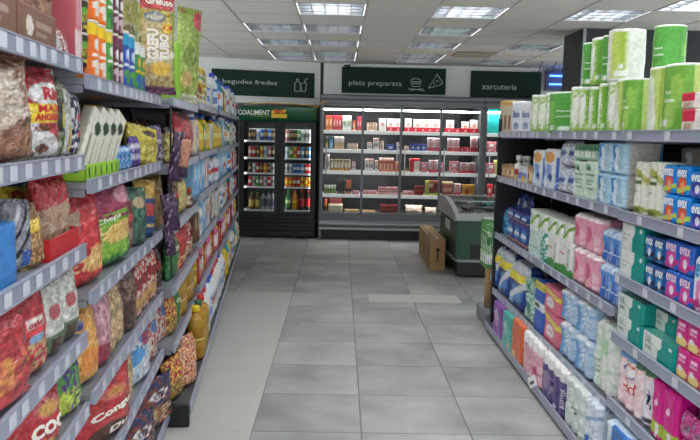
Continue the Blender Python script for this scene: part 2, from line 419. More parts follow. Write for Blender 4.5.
t = MB(); t.tube([(-w0/2+.03, 0, .066), (w0/2-.03, 0, .066)], .013); tube = t.me('fluorescent_tube', TUBE, True); tube_off = t.me('fluorescent_tube', mat('dim_tube', 'dfe4ea', .4, emit=.25), True)
rws = {}
for n, (i, j) in enumerate(sorted(FIX)):
    if cy(j)+.3 > FY1: continue
    e = obj('ceiling_light', None, None, ((cx(i)+cx(i+1))/2, (cy(j)+cy(j+1))/2, CZ)); e['category'] = 'ceiling light'
    REC.append(('recessed louvred light', ('ceiling, column above snack shelving' if i < 0 else 'ceiling, first column over aisle' if i == 0 else 'ceiling, second column over aisle' if i == 1 else 'ceiling, column over aisle middle' if i == 3 else 'ceiling, column by paper goods' if i == 5 else 'ceiling above dark pillar'), cy(j), e, 'ceiling_light'))
    obj('light_tray', tray, e); obj('louvre', louv, e)
    for q in (-.2, 0, .2): obj('fluorescent_tube', tube if j <= 10 else tube_off, e, (0, q, 0))
    ld = bpy.data.lights.new('lamp', 'AREA'); ld.shape = 'RECTANGLE'; ld.size = w0*.72; ld.size_y = l0*.9; ld.energy = LIGHT_W if j < 10 else 4. if j == 10 else .9; ld.color = (.95, .98, 1)
    lo = bpy.data.objects.new('lamp', ld); COL.objects.link(lo); lo.parent = e; lo.location = (0, 0, .085)
# pillar, bulkhead boards and signs
PIL = mat('dark_pillar_paint', '2d3236', .6, nscale=5, var=.1)
struct(MB().box(2.405, 3.85, 7.64, 8.3, 0, CZ-.001, .004).build('wall_pillar', PIL))
tag(MB().box(2.40, 2.43, 7.625, 7.64, 0, CZ-.002).build('corner_guard', CHROME), 'pale metal strip guarding the corner of the dark pillar', 'corner strip')
SGN = mat('sign_green', '263b34', .7, spec=.2, nscale=6, var=.06); LET = mat('sign_letter', 'c9cfc9', .5); BWH = mat('bulkhead_white', 'f2f3f3', .6, nscale=3, var=.03)
a0, a1 = Vector((-2.2, 11.42, 0)), Vector((-.335, 12.02, 0)); dl = (a1-a0); Lg = dl.length; ang = math.atan2(dl.y, dl.x)
e = obj('bulkhead_board', None, None, a0, ang); tag(e, 'white angled board above the drinks cooler carrying a green sign', 'wall board')
MB().box(0, Lg, 0, .12, 2.06, CZ-.002).build('panel', BWH, e)
s1 = obj('hanging_sign', None, None, a0+dl*.06+Vector((0, 0, 0)), ang); tag(s1, 'dark green sign reading begudes fredes above the drinks cooler', 'sign')
def board(par, x0, x1, z0, z1): return MB().box(x0, x1, -.03, 0, z0, z1).build('sign_board', SGN, par)
board(s1, .14, 1.74, 2.165, 2.55)
text_flat('begudes fredes', .085, 'c9cfc9', s1, (.72, -.032, 2.365), 0, 0, LET, .84)
def pict(parent, x, z, strokes, r=.006, y=-.034):     # thin line drawing on a sign
    m = MB()
    for st in strokes: m.tube([(x+a, y, z+b) for a, b in st], r, 5)
    m.build('pictogram', LET, parent)
pict(s1, 1.42, 2.26, [[(0, 0), (0, .12), (.03, .15), (.03, .19), (.06, .19), (.06, .15), (.09, .12), (.09, 0), (0, 0)], [(.11, .02), (.12, 0), (.17, 0), (.19, .13), (.1, .13), (.11, .02)], [(.15, .13), (.18, .2), (.21, .2)]])
struct(MB().box(-.34, -.285, 12.03, 12.1, 0, CZ-.002).build('trim_2', BLACK))
struct(MB().box(-.285, FX1, 12.03, 12.12, 2.235, CZ-.002).build('wall_bulkhead', BWH))
struct(MB().box(-3.4, -2.15, 11.5, 11.62, 2.0, CZ-.002).build('wall_corner', mat('dark_corner', '2a2d2e', .6)))
s2 = obj('hanging_sign', None, None, (0, 12.03, 0)); tag(s2, 'dark green sign reading plats preparats with burger and pizza drawings', 'sign'); board(s2, 0, 1.64, 2.262, 2.668)
text_flat('plats preparats', .1, 'c9cfc9', s2, (.53, -.032, 2.41), 0, 0, LET, .83)
bun = [(.1+.085*cos(t), .055+.05*sin(t)) for t in [pi*k/8 for k in range(9)]]
pict(s2, 1.07, 2.4, [bun+[bun[0]], [(.02, .03), (.18, .03)], [(.03, .01), (.05, -.015), (.16, -.015), (.18, .01)], [(-.02, -.05), (.24, -.08)], [(.0, -.08), (.22, -.05)]])
pict(s2, 1.37, 2.36, [[(0, 0), (.2, .06), (.12, .2), (0, 0)], [(.2, .06), (.225, .085), (.13, .225), (.12, .2)], [(.08, .06), (.1, .08), (.08, .09), (.08, .06)], [(.13, .1), (.15, .12), (.12, .12), (.13, .1)]])
s3 = obj('hanging_sign', None, None, (0, 12.03, 0)); tag(s3, 'dark green sign reading xarcuteria beside the pillar', 'sign'); board(s3, 2.04, 3.15, 2.24, 2.648)
text_flat('xarcuteria', .085, 'c9cfc9', s3, (2.49, -.032, 2.405), 0, 0, LET, .55)
# insect lamp, dome camera, ceiling hatch, cable
e = obj('insect_lamp', None, None, (3.43, 12.0, 0)); tag(e, 'wall insect lamp with two glowing blue tubes beside the pillar', 'insect lamp')
MB().box(-.22, .22, -.05, .02, 2.36, 2.69).build('housing', mat('lamp_housing', '566070', .5), e)
for z in (2.46, 2.59): MB().tube([(-.17, -.07, z), (.17, -.07, z)], .014).build('blue_tube', mat('blue_tube_glow', '3f6bff', emit=5), e, smooth=True)
e = obj('dome_camera', None, None, (.085, 11.97, 0)); tag(e, 'small white dome security camera above the plats preparats sign', 'security camera')
obj('mount', lathe('mount', [(.05, 2.69), (.055, 2.719)], WHITEM), e); obj('dome', lathe('dome', [(.012, 2.63), (.035, 2.642), (.045, 2.66), (.05, 2.69)], mat('dome_smoke', '33363a', .15)), e); MB().box(-.05, .05, .0, .055, 2.668, 2.7).build('bracket', WHITEM, e)
tag(MB().box(1.5, 2.02, 9.95, 10.5, 2.7, CZ-.004).build('access_panel', mat('hatch_beige', '9b937f', .7, nscale=7, var=.06)), 'beige access panel set in the ceiling near the sign', 'ceiling hatch')
for q, px in enumerate((2.9, 3.1)):
    tag(MB().tube([(px, 11.0, CZ), (px-.02, 11.1, 2.64), (px+.03, 11.3, 2.6), (px+.08, 11.7, 2.62), (px+.1, 12.02, 2.66)], .006, 6).build('ceiling_cable', BLACK, smooth=True), ('black cable drooping from ceiling beside the xarcuteria sign', 'second black cable drooping closer to the pillar')[q], 'cable')
tag(MB().tube([(-1.45, 11.42, 2.03), (-1.1, 11.4, 2.05), (-.7, 11.4, 2.045), (-.45, 11.4, 2.03), (-.37, 11.42, 2.0), (-.3, 11.4, 2.07), (-.22, 11.43, 2.1)], .008, 6).build('power_cable', mat('orange_cable', 'c9983a', .5), smooth=True), 'yellow-orange cable lying along the top of the drinks cooler', 'cable')

# ---------------------------------------------------------------- drinks cooler
C0, C1, CYF, CYB = -1.545, -.372, 11.5, 12.2
ck = obj('drinks_cooler', None, None, (0, 0, 0)); tag(ck, 'black upright drinks cooler with two glass doors and green header', 'drinks cooler')
b = MB()
b.box(C0, C0+.05, CYF+.05, CYB, .02, 1.8); b.box(C1-.05, C1, CYF+.05, CYB, .02, 1.8); b.box(C0, C1, CYB-.04, CYB, .02, 1.8); b.box(C0, C1, CYF+.05, CYB, .34, .40); b.box(C0, C1, CYF+.05, CYB, 1.76, 1.83)
b.box(C0+.02, C1-.02, CYF+.06, CYB, .02, .1); b.box(-.96, -.885, CYF+.045, CYF+.1, .38, 1.78)
b.build('body', BLACK, ck)
b = MB()
for k in range(5): b.box(C0+.01, C1-.01, CYF-.005, CYF+.05, .06+k*.062, .105+k*.062, .008)
b.box(C0+.01, C1-.01, CYF+.03, CYF+.06, .03, .36); b.build('grille', BLACK, ck)
hdr = MB(); n = 8
poly = [(CYF+.1, 1.79)]+[(CYF+.02-.07*sin(pi*k/n), 1.79+.215*k/n) for k in range(n+1)]+[(CYF+.1, 2.005)]
hdr.prism(poly[::-1], C0+.01, C1-.01); hdr.build('header', mat('header_green', '1c5a3a', .35, nscale=3, var=.08), ck)
hsurf = lambda z: CYF+.02-.07*sin(pi*(z-1.79)/.215)
def on_header(s, x0, x1, z0, z1, col, bold):
    vs_, fs_, _ = text_raw(s, bold); pts = []
    for x, y in vs_: z = z0+(z1-z0)*y; pts.append((x0+(x1-x0)*x, hsurf(z)-.012, z))
    obj('lettering', mesh('lettering', pts, fs_, solid(col), None, False), ck)
on_header('COALIMENT', -1.55, -1.07, 1.872, 1.95, 'f2f4f0', .018)
on_header('cuida dels teus', -1.32, -1.08, 1.846, 1.868, 'b9cf58', 0)
m = MB(); m.prism([(CYF-.066, 1.835), (CYF-.07, 1.895), (CYF-.046, 1.895), (CYF-.03, 1.835)], -1.045, -.815); m.build('logo_basket', solid('f0c33a'), ck)
for x, z, r, c in ((-1.02, 1.92, .03, 'f0c33a'), (-.965, 1.935, .034, 'e0402c'), (-.9, 1.925, .032, 'e8842a'), (-.85, 1.94, .026, 'f0c33a')):
    o = obj('logo_fruit', lathe('fruit', [(r*.3, 0), (r, .006), (r*.9, .012), (r*.4, .018)], solid(c), 12), ck, (x, CYF-.052, z), (rad(90), 0, 0))
CLIN = mat('cooler_lining', '2b2d2f', .5, nscale=5, var=.1); WSH = mat('white_wire_shelf', 'd9dcdd', .4)
MB().box(C0+.051, C1-.051, CYB-.07, CYB-.041, .4, 1.76).build('lining', CLIN, ck)
CSH = [1.495, 1.235, 1.0, .79, .43]
for z in CSH: MB().box(C0+.055, C1-.055, CYF+.09, CYB-.08, z-.028, z).build('shelf', WSH, ck)
LEDC = mat('cooler_led', 'eef4ff', emit=5)
for x0, x1 in ((C0+.01, -.93), (-.915, C1-.01)):
    d = MB(); fw = .07
    d.box(x0, x0+fw, CYF, CYF+.04, .36, 1.78); d.box(x1-fw, x1, CYF, CYF+.04, .36, 1.78); d.box(x0+fw, x1-fw, CYF, CYF+.04, .36, .41); d.box(x0+fw, x1-fw, CYF, CYF+.04, 1.755, 1.78)
    dr = d.build('door', BLACK, ck)
    MB().box(x0+fw, x1-fw, CYF+.015, CYF+.022, .41, 1.755, .0005).build('glass_pane', GLASS, dr)
    MB().tube([(x1-.03 if x0 < -1 else x0+.03, CYF-.02, .9), (x1-.03 if x0 < -1 else x0+.03, CYF-.02, 1.3)], .01).build('handle', DARK, dr)
for x in (): MB().box(x-.008, x+.008, CYF+.05, CYF+.07, .45, 1.72).build('led_strip', LEDC, ck)
ld = bpy.data.lights.new('cooler_lamp', 'AREA'); ld.shape = 'RECTANGLE'; ld.size = 1.0; ld.size_y = .05; ld.energy = 1.4; lo = bpy.data.objects.new('cooler_lamp', ld); COL.objects.link(lo); lo.parent = ck; lo.location = (-.95, CYF+.1, 1.74); lo.rotation_euler = (rad(25), 0, 0)

for x, sg_ in ((C0+.085, 1), (C1-.085, -1), (-.97, -1), (-.87, 1)):  # hidden fill lights added to brighten the cooler's lower shelves
    ld = bpy.data.lights.new('cooler_side_fill', 'AREA'); ld.shape = 'RECTANGLE'; ld.size = .03; ld.size_y = 1.3; ld.energy = .45; lo = bpy.data.objects.new('cooler_side_fill', ld); COL.objects.link(lo); lo.parent = ck; lo.location = (x, CYF+.085, 1.08); lo.rotation_euler = (rad(90), 0, rad(-35*sg_))
# ---------------------------------------------------------------- chilled wall cabinet
D0, D1, DY, DB = -.31, 2.165, 11.45, 12.3
STL = mat('cabinet_grey', '75787c', .4, .35, nscale=5, var=.08); LIN = mat('cabinet_dark_lining', '1f2125', .6, nscale=4, var=.12); SW = mat('cabinet_white_shelf', 'e6e6e6', .35, nscale=5, var=.03)
DSH = [1.665, 1.375, 1.045, .69]
def deck(D0, D1, label, mull, thick):
    r = obj('chilled_cabinet', None, None, (0, 0, 0)); tag(r, label, 'chilled display cabinet')
    b = MB(); b.box(D0, D0+.035, DY+.02, DB, .02, 2.19); b.box(D1-.035, D1, DY+.02, DB, .02, 2.19); b.box(D0, D1, DB-.04, DB, .02, 2.19); b.box(D0, D1, DY+.02, DB, 2.10, 2.19); b.build('body', STL, r)
    b = MB(); b.box(D0, D1, DY-.02, DY+.03, 2.135, 2.195, .01); b.box(D0, D1, DY-.01, DY+.03, 2.06, 2.13, .008); b.build('top_fascia', STL, r)
    MB().box(D0+.036, D1-.036, DB-.07, DB-.041, .36, 2.09).build('lining', LIN, r)
    b = MB(); b.prism([(DY-.01, .40), (DY+.1, .405), (DB-.08, .405), (DB-.08, .30), (DY, .30)], D0, D1); b.build('well', STL, r)
    b = MB(); b.box(D0, D1, DY-.01, DY+.2, .21, .30, .01); b.box(D0, D1, DY-.045, DY+.01, .235, .262, .01); b.build('bumper', mat('bumper_grey', '8a8d90', .35, .4), r)
    MB().box(D0, D1, DY-.02, DY+.2, .155, .2, .01).build('lower_bumper', mat('bumper_pale', 'aeb1b3', .4, .3), r)
    MB().box(D0+.02, D1-.02, DY+.05, DB, .0, .17).build('plinth', BLACK, r)
    for z in DSH:
        sh = MB().box(D0+.04, D1-.04, DY+.12, DB-.1, z-.02, z).build('shelf', SW, r)
        MB().box(D0+.04, D1-.04, DY+.10, DY+.118, z-.045, z+.008).build('price_rail', mat('cabinet_price_rail_glow', 'f1f1f1', .4, emit=.15), sh)  # rail is no lamp; a faint glow is put into its material
    for x0, x1 in zip(mull[:-1], mull[1:]):
        w = .013; d = MB(); d.box(x0+.003, x0+w+.003, DY, DY+.03, .405, 2.06); d.box(x1-w-.003, x1-.003, DY, DY+.03, .405, 2.06); d.box(x0+w, x1-w, DY, DY+.03, .405, .425); d.box(x0+w, x1-w, DY, DY+.03, 2.045, 2.06)
        dd = d.build('door', STL, r); MB().box(x0+w, x1-w, DY+.012, DY+.018, .425, 2.045, .0005).build('glass_pane', GLASS, dd)
        hx = x1-.06 if thick(x1) else x0+.06
        MB().tube([(hx, DY-.012, 1.0), (hx, DY-.03, 1.03), (hx, DY-.03, 1.4), (hx, DY-.012, 1.43)], .008, 6).build('handle', mat('clear_handle', 'c9ccd0', .2, .5), dd, smooth=True)
        MB().tube([(x0+.02, DY+.11, 1.985), (x1-.02, DY+.11, 1.985)], .012).build('light_tube', mat('cabinet_tube', 'ffffff', emit=9), r, smooth=True)
    for x in mull[1:-1]: MB().box(x-.02 if thick(x) else x-.006, x+.02 if thick(x) else x+.006, DY+.031, DY+.06, .4, 2.06).build('mullion', STL, r)
    ld = bpy.data.lights.new('cabinet_lamp', 'AREA'); ld.shape = 'RECTANGLE'; ld.size = D1-D0-.1; ld.size_y = .06; ld.energy = 12*(D1-D0)/2.4; lo = bpy.data.objects.new('cabinet_lamp', ld); COL.objects.link(lo); lo.parent = r; lo.location = ((D0+D1)/2, DY+.09, 1.99); lo.rotation_euler = (rad(22), 0, 0)
    for z in DSH:      # lamps under each shelf
        ld = bpy.data.lights.new('shelf_lamp', 'AREA'); ld.shape = 'RECTANGLE'; ld.size = D1-D0-.1; ld.size_y = .03; ld.energy = 3*(D1-D0)/2.4; lo = bpy.data.objects.new('shelf_lamp', ld); COL.objects.link(lo); lo.parent = r; lo.location = ((D0+D1)/2, DY+.14, z-.05); lo.rotation_euler = (rad(20), 0, 0)
        MB().box(D0+.06, D1-.06, DY+.122, DY+.14, z-.03, z-.022).build('shelf_led', LEDC, r)
    return r
deck(D0, D1, 'tall grey chilled cabinet with four glass doors of packaged food', (-.275, .335, .92, 1.52, 2.13), lambda x: abs(x-.92) < .01)
deck(2.17, 3.4, 'second chilled cabinet half hidden behind the paper goods shelving', (2.205, 2.785, 3.365), lambda x: False)

# ---------------------------------------------------------------- chest freezer and cartons
GRN = mat('freezer_green', '234a36', .35, nscale=3, var=.08)
X0, X1, Y0, Y1 = 1.33, 2.0, 8.5, 9.95
fz = obj('chest_freezer', None, None, (0, 0, 0)); tag(fz, 'dark green chest freezer with curved glass lid beside three brown cartons', 'chest freezer')
b = MB(); b.box(X0+.02, X1-.02, Y0+.02, Y1-.02, .18, .68, .02); b.build('body', GRN, fz)
MB().box(X0+.05, X1-.05, Y0+.05, Y1-.05, .02, .18).build('base', BLACK, fz)
MB().box(X0+.19, X1-.06, Y0+.01, Y0+.03, .24, .39).build('vent_panel', BLACK, fz)
b = MB(); b.box(X0, X1, Y0, Y0+.03, .18, .215, .01); b.box(X0, X0+.03, Y0, Y1, .18, .215, .01); b.box(X1-.03, X1, Y0, Y1, .18, .215, .01); b.build('bumper', CHROME, fz)
LIDG = mat('lid_frame_grey', 'a9adac', .4, .1, nscale=4, var=.05)
b = MB(); zl = lambda y: .70+.13*sin(pi*min(1, (y-Y0)/(Y1-Y0)*.75))
n = 10; ys = [Y0+(Y1-Y0)*k/n for k in range(n+1)]
for xa, xb in ((X0-.01, X0+.05), (X1-.05, X1+.01)): b.prism([(y, zl(y)+.035) for y in ys]+[(y, .66) for y in reversed(ys)], xa, xb)
b.box(X0, X1, Y0-.03, Y0+.1, .66, .745, .012); b.box(X0, X1, Y1-.06, Y1, .66, .85, .012); b.build('lid_frame', LIDG, fz)
g = MB()
for k in range(n): g.quad((X0+.05, ys[k], zl(ys[k])+.03), (X1-.05, ys[k], zl(ys[k])+.03), (X1-.05, ys[k+1], zl(ys[k+1])+.03), (X0+.05, ys[k+1], zl(ys[k+1])+.03))
g.build('glass_lid', glass('lid_glass', 'dfe6e4', .2), fz, smooth=True)
MB().box(X0+.05, X1-.05, Y0+.1, Y1-.06, .60, .66).build('tray', WHITEM, fz)
MB().tube([(X0+.1, Y0+.5, zl(Y0+.5)+.05), (X1-.1, Y0+.5, zl(Y0+.5)+.05)], .01).build('lid_handle', CHROME, fz)
MB().box(X0+.32, X0+.6, Y0-.033, Y0-.03, .685, .72, .0005).build('maker_plate', solid('d8dbd9'), fz); text_flat('KLIMA', .02, '44504a', fz, (X0+.46, Y0-.034, .702), 0, .02)
MB().box(X0+.018, X0+.02, Y0+.55, Y0+.95, .48, .6, .0004).build('side_label', solid('c8cfca'), fz)
for k in range(5):
    for q in range(2):
        me, sf = bag('frozen_bag', .2, .1, .24, ('#c9c2c4', [('r', 0, .2, 1, .6, ('#b43a4a', '#d8d8dc', '#a84a6a', '#c77', '#8a93b0')[k]), ('e', .5, .5, .3, .15, '#e8e2dc')]), nx=8, nz=10, stand=0)
        o = obj('frozen_food_bag', me, None, (X0+.1+q*.27, Y0+.16+k*.24, .70), (rad(-90), 0, 0)); o['category'] = 'frozen food bag'
        REC.append((('bag', 'pale bag')[q]+' of pink frozen food', 'display under freezer lid', k+q*.5, o, 'frozen_food_bag'))
CB = mat('corrugated_board', 'a9875c', .8, nscale=7, var=.08, bump=.05)
for k, (ya, yb) in enumerate(((8.99, 9.43), (9.45, 9.88), (9.9, 10.33))):
    e = obj('cardboard_carton', None, None, (1.205, (ya+yb)/2, 0)); tag(e, ('brown cardboard carton with arrow at near end of the freezer row', 'middle brown carton in the row beside the green freezer', 'last brown carton in the row close to the chilled cabinet')[k], 'carton', 'cartons beside the freezer')
    h = (yb-ya)/2; MB().box(-.09, .09, -h, h, 0, .38, .006).build('box', CB, e)
    MB().box(-.02, .02, -h, h, .38, .3812, .0003).build('packing_tape', mat('packing_tape', 'b9a077', .3), e)
    m = MB(); m.box(-.012, .012, -h-.001, -h, .13, .25, .0002); m.prism([(-h-.001, .25), (-h, .25), (-h, .252), (-h-.001, .252)], -.035, .035); m.box(-.03, .03, -h-.001, -h, .235, .25, .0002); m.box(-.022, .022, -h-.001, -h, .25, .262, .0002); m.box(-.012, .012, -h-.001, -h, .262, .275, .0002); m.box(-.03, .03, -h-.001, -h, .105, .118, .0002)
    m.build('printed_arrow', solid('4a3520', .7), e)
    MB().box(-.0912, -.09, -.08, .08, .12, .26, .0003).build('printed_panel', solid('8c6c45', .8), e)

# ---------------------------------------------------------------- gondola shelving
def gondola(side, label, s0, s1, shelves, a, base, depth=.46, end_far=False, end_near=False, top=1.75, tick=.17, group=None):
    r = obj('shelving_bay', None, None, pt(side, s0, a, 0), 0 if side == 'R' else TH); tag(r, label, 'shelving bay', group)
    sg = 1 if side == 'R' else -1; L_ = s1-s0
    def bx(m, d0, d1, y0, y1, z0, z1, b=.002):      # d measured from shelf front away from the aisle
        x0, x1 = sorted((sg*d0, sg*d1)); return m.box(x0, x1, y0, y1, z0, z1, b)
    bx(MB(), depth+.012, depth+.03, 0, L_, .02, top).build('back_panel', BACKP, r)
    for y in (([.0] if not end_near else [0])+([L_-.03] if end_far else [])):
        bx(MB(), depth+.001, depth+.045, y, y+.03, 0, top+.02).build('upright', DARK, r)
    if end_far:
        ep = MB(); bx(ep, .02, depth, L_, L_+.018, .02, top); ep.build('end_panel', DARK, r)
        ho = MB()
        for k in range(40): bx(ho, .012, .021, L_+.003, L_+.015, .1+k*.04, .118+k*.04, .001)
        bx(ho, .0, .02, L_, L_+.03, .02, top+.02); ho.build('slotted_post', DARK, r)
    ba, bz = base; off = ba-a if side == 'R' else ba-a      # base front relative to shelf front, towards aisle negative
    bs = MB(); d0 = (ba-a)
    bx(bs, d0+.01, depth+.01, 0, L_, bz-.035, bz-.012); bsh = bs.build('base_deck', mat('base_deck_dark', '4a4b50', .5, .1), r)
    bx(MB(), d0, d0+.012, 0, L_, bz-.055, bz).build('price_rail', RAIL, bsh)
    bx(MB(), d0+.035, d0+.06, 0, L_, 0, bz-.04).build('kick_plate', BLACK, bsh)
    if end_near: bx(MB(), d0+.005, depth, -.03, 0, .0, bz+.012, .008).build('base_end_cap', BLACK, bsh)
    tk = MB(); tki = MB()
    bx(tk, .0, .02, 0, .01, 0, .037, .0008)
    for si, z in enumerate(shelves):
        m = MB(); bx(m, .014, depth+.01, .002, L_-.002, z-.035, z-.012)
        for y in (.004, L_-.01): bx(m, .02, depth, y, y+.006, z-.06, z-.035)
        sh = m.build('shelf', SHELF, r)
        rl = MB(); x = [0, .014]; bx(rl, 0, .014, .002, L_-.002, z-.048, z, .003); bx(rl, -.003, .0, .002, L_-.002, z-.048, z-.043, .0005); bx(rl, -.003, .0, .002, L_-.002, z-.005, z, .0005); rl.build('price_rail', RAIL, sh)
        y = .08+.05*random.random()
        while y < L_-.06:
            w = .05; t = MB(); bx(t, -.0022, -.001, y, y+w, z-.042, z-.006, .0002); t.build('price_ticket', TICKET, sh)
            y += tick*(.75+.6*random.random())
    return r
random.seed(5)
# paper-goods row
RA = 1.30
R_N = [1.67, 1.305, 1.01, .73, .41]; R_F = [1.67, 1.31, .84, .37]
gondola('R', 'close paper-goods shelving bay with five shelves of wipes and pads', 2.13, 3.467, R_N, RA, (1.25, .082), tick=.3, group='paper goods shelving bays')
gondola('R', 'middle paper-goods shelving bay between close bay and end bay', 3.473, 4.837, R_F, RA, (1.25, .082), tick=.2, group='paper goods shelving bays')
gondola('R', 'end paper-goods shelving bay with slotted post facing the freezer', 4.843, 6.2, R_F, RA, (1.25, .082), end_far=True, tick=.1, group='paper goods shelving bays')
gondola('R', 'paper-goods shelving bay beside the camera, mostly out of view', .79, 2.124, R_N, RA, (1.25, .082), tick=.3, group='paper goods shelving bays')
# snack row
LA = .60
L_1 = [1.845, 1.545, 1.26, .97, .73]; L_2 = [1.80, 1.465, 1.10, .76, .445]; L_3 = [1.80, 1.45, 1.115, .78, .46]; L_4 = [1.825, 1.47, 1.16, .83, .50]
gondola('L', 'close snack shelving bay with wide lilac price rails', .85, 2.485, L_1, .60, (.55, .11), tick=.105, top=1.86, group='snack shelving bays')
gondola('L', 'second snack shelving bay with crisps and toasted corn', 2.49, 4.075, L_2, .585, (.55, .11), tick=.15, top=1.86, group='snack shelving bays')
gondola('L', 'third snack-row shelving bay whose base juts out with black cap', 4.08, 5.41, L_3, .53, (.443, .12), end_near=True, tick=.105, top=1.86, group='snack shelving bays')
gondola('L', 'fourth snack-row shelving bay with household bottles', 5.415, 7.15, L_4, .52, (.443, .12), tick=.18, top=1.86, group='snack shelving bays')
gondola('L', 'fifth snack-row shelving bay of cleaning products', 7.155, 8.9, L_4, .50, (.443, .12), tick=.25, top=1.86, group='snack shelving bays')
gondola('L', 'last snack-row shelving bay before the drinks cooler', 8.905, 10.7, L_4, .49, (.443, .12), end_far=True, tick=.3, top=1.86, group='snack shelving bays')
# ---------------------------------------------------------------- kinds of goods
def KB(key, name, cat, w, d, h, base, prims=(), m=None, texts=(), **k):       # boxes, packs, cylinders
    me, sf = prism(name, w, d, h, k.pop('r', .004), (base, list(prims)), m, **k)
    kind(key, name, cat, me, (w, d, h), [('lettering', text_on(sf, *t)) for t in texts])
    return sf
def KG(key, name, cat, w, d, h, base, prims=(), m=None, texts=(), **k):       # film bags
    me, sf = bag(name, w, d, h, (base, list(prims)), m, **k)
    kind(key, name, cat, me, (w, d, h), [('lettering', text_on(sf, *t)) for t in texts])
R_, E_ = 'r', 'e'
hole = [('e', .5, .5, .2, .2, '#b9b2a4', 't')]
def holes(n, c='#bdb8ac', rows=1): return [('e', (i+.5)/n, (j+.5)/rows, .13/n*1.6, .2/rows, c, 't') for i in range(n) for j in range(rows)]
# --- paper goods
KB('slim', 'slim_carton', 'carton', .07, .1, .2, '#cdbfa6', [(R_, .2, .1, .8, .55, '#8f6a4a'), (R_, 0, .85, 1, 1, '#d9a64a')], er=.002)
KB('blanca', 'white_carton', 'carton', .14, .12, .2, '#dfe2e6', [(E_, .5, .22, .3, .12, '#8f9fc0')], texts=[('Blanca', .15, .5, .85, .72, '3a5fae'), ('lit', .35, .25, .6, .34, '3a5fae')])
LIM, GRNc, DGR = '#9dbf2a', '#5fae35', '#3f9430'
leaf = lambda c: [(E_, .3, .45, .24, .36, c), (E_, .24, .72, .16, .24, c), ('n', 7, '#a9c86a', 0, 1, 'f'), (E_, .3, .4, .12, .26, '#eef1e8'), (E_, .42, .7, .1, .18, '#eef1e8')]
T = '#eceee8'
KB('roll_leaf', 'kitchen_roll', 'kitchen roll', .125, .12, .24, '#8cbb3a', leaf('#d9e2cf')+[(R_, .62, .0, .95, 1, '#6fae33'), (R_, .64, .08, .76, .2, '#e8ede0'), (R_, .0, .95, 1, 1, T), ('t', T)]+hole, WRAP, r=.06, nv=20, nu=14, lump=.002)
KB('roll_green', 'kitchen_roll', 'kitchen roll', .125, .12, .24, '#4fa03a', [(R_, 0, .96, 1, 1, T), (R_, .1, .06, .28, .2, '#dfe8d6'), (R_, .45, .06, .7, .16, '#e6ece0'), (E_, .15, .5, .14, .3, '#7ebd45'), ('t', T)]+hole, WRAP, texts=[('Papel', .35, .5, .7, .56, 'e3eedb'), ('cocina', .33, .38, .75, .43, 'e3eedb')], r=.06, nv=20, nu=14, lump=.002)
KB('roll_lime', 'kitchen_roll', 'kitchen roll', .125, .12, .26, '#eef0ea', [(R_, .18, .06, .62, .95, '#a3c231'), (R_, .18, .06, .36, .95, '#bdd25e'), (R_, .26, .1, .4, .2, T), (R_, .44, .1, .6, .2, T), (R_, .36, .22, .52, .32, T), ('t', T)]+hole, WRAP, r=.06, nv=22, nu=16, lump=.002)
KB('roll_pair', 'kitchen_roll_pack', 'kitchen roll pack', .25, .125, .25, '#6aa832', [(R_, 0, 0, .46, 1, '#b9cf6a'), (E_, .2, .5, .16, .4, '#dde4d2'), (E_, .78, .25, .1, .2, '#9cc65a'), (E_, .88, .6, .1, .25, '#8fbf4a'), (E_, .3, .2, .1, .3, '#dde4d2'), (R_, .47, 0, .6, 1, '#a9c52f'), (R_, .52, .08, .6, .2, T), (R_, .66, .08, .76, .2, T), (R_, 0, .96, 1, 1, T), ('t', T)]+holes(2), WRAP, texts=[('Papel', .68, .55, .82, .62, 'e3eedb'), ('SUPREM', .68, .44, .88, .49, 'f0f5ea')], r=.058, nu=26, nv=20, lobes=2, lump=.003)
KB('roll_white', 'white_kitchen_roll_pack', 'kitchen roll pack', .22, .12, .24, '#dcdccf', [('d', .82, .95, -.25, '#a9ab48'), (E_, .55, .1, .4, .07, '#8d9a3a'), (E_, .3, .07, .2, .05, '#5d6a2a'), (R_, .1, .58, .55, .63, '#3f5a33'), ('t', T)]+holes(2), WRAP, texts=[('Gran Rotllo', .12, .7, .6, .77, '5d6648'), ('cuina', .12, .42, .4, .47, '8c9078')], r=.055, nu=18, nv=20, lobes=2, lump=.003)
KB('jar_b', 'brown_jar', 'jar', .08, .08, .1, '#b48a62', [(R_, 0, .25, 1, .7, '#d8c09a'), (R_, .3, .3, .7, .6, '#7d4a30'), (R_, 0, .82, 1, 1, '#8a6a4c')], GLOSSY, r=.03, nv=8)
me = lathe('spray_bottle', [(.03, 0, '#c9b7a2'), (.034, .01, '#c9b7a2'), (.034, .04, '#b5483c'), (.034, .075, '#e3e0da'), (.03, .1, '#d8d4cc'), (.012, .115, '#d8d4cc'), (.012, .125, '#d9d9d6'), (.022, .127, '#e8e8e6'), (.022, .155, '#e8e8e6'), (.018, .16, '#e8e8e6')], GLOSSY, 12)
kind('bot_s', 'small_white_bottle', 'bottle', me, (.07, .07, .16))
KB('bw_s', 'small_tub', 'tub', .12, .08, .11, '#d8dade', [(R_, .1, .2, .9, .6, '#5a7fc4'), (R_, 0, .8, 1, 1, '#cfcfcf'), (E_, .7, .25, .2, .2, '#d8b04a')], GLOSSY, r=.03, nv=8)
KB('diaper', 'blue_white_pack', 'wipes pack', .2, .13, .26, '#e4e7ea', [(R_, 0, 0, .14, 1, '#2e8fd8'), (R_, .9, 0, 1, .8, '#3a63b5'), (E_, .5, .8, .34, .14, '#e09a2c'), (E_, .45, .45, .22, .2, '#7ea6da'), (E_, .6, .3, .16, .1, '#2f4e9c'), ('n', 9, '#b9cfe6', 0, .3), ('t', '#e8e8e6')], WRAP, lump=.006, nv=18, nu=16, er=.012, r=.02)
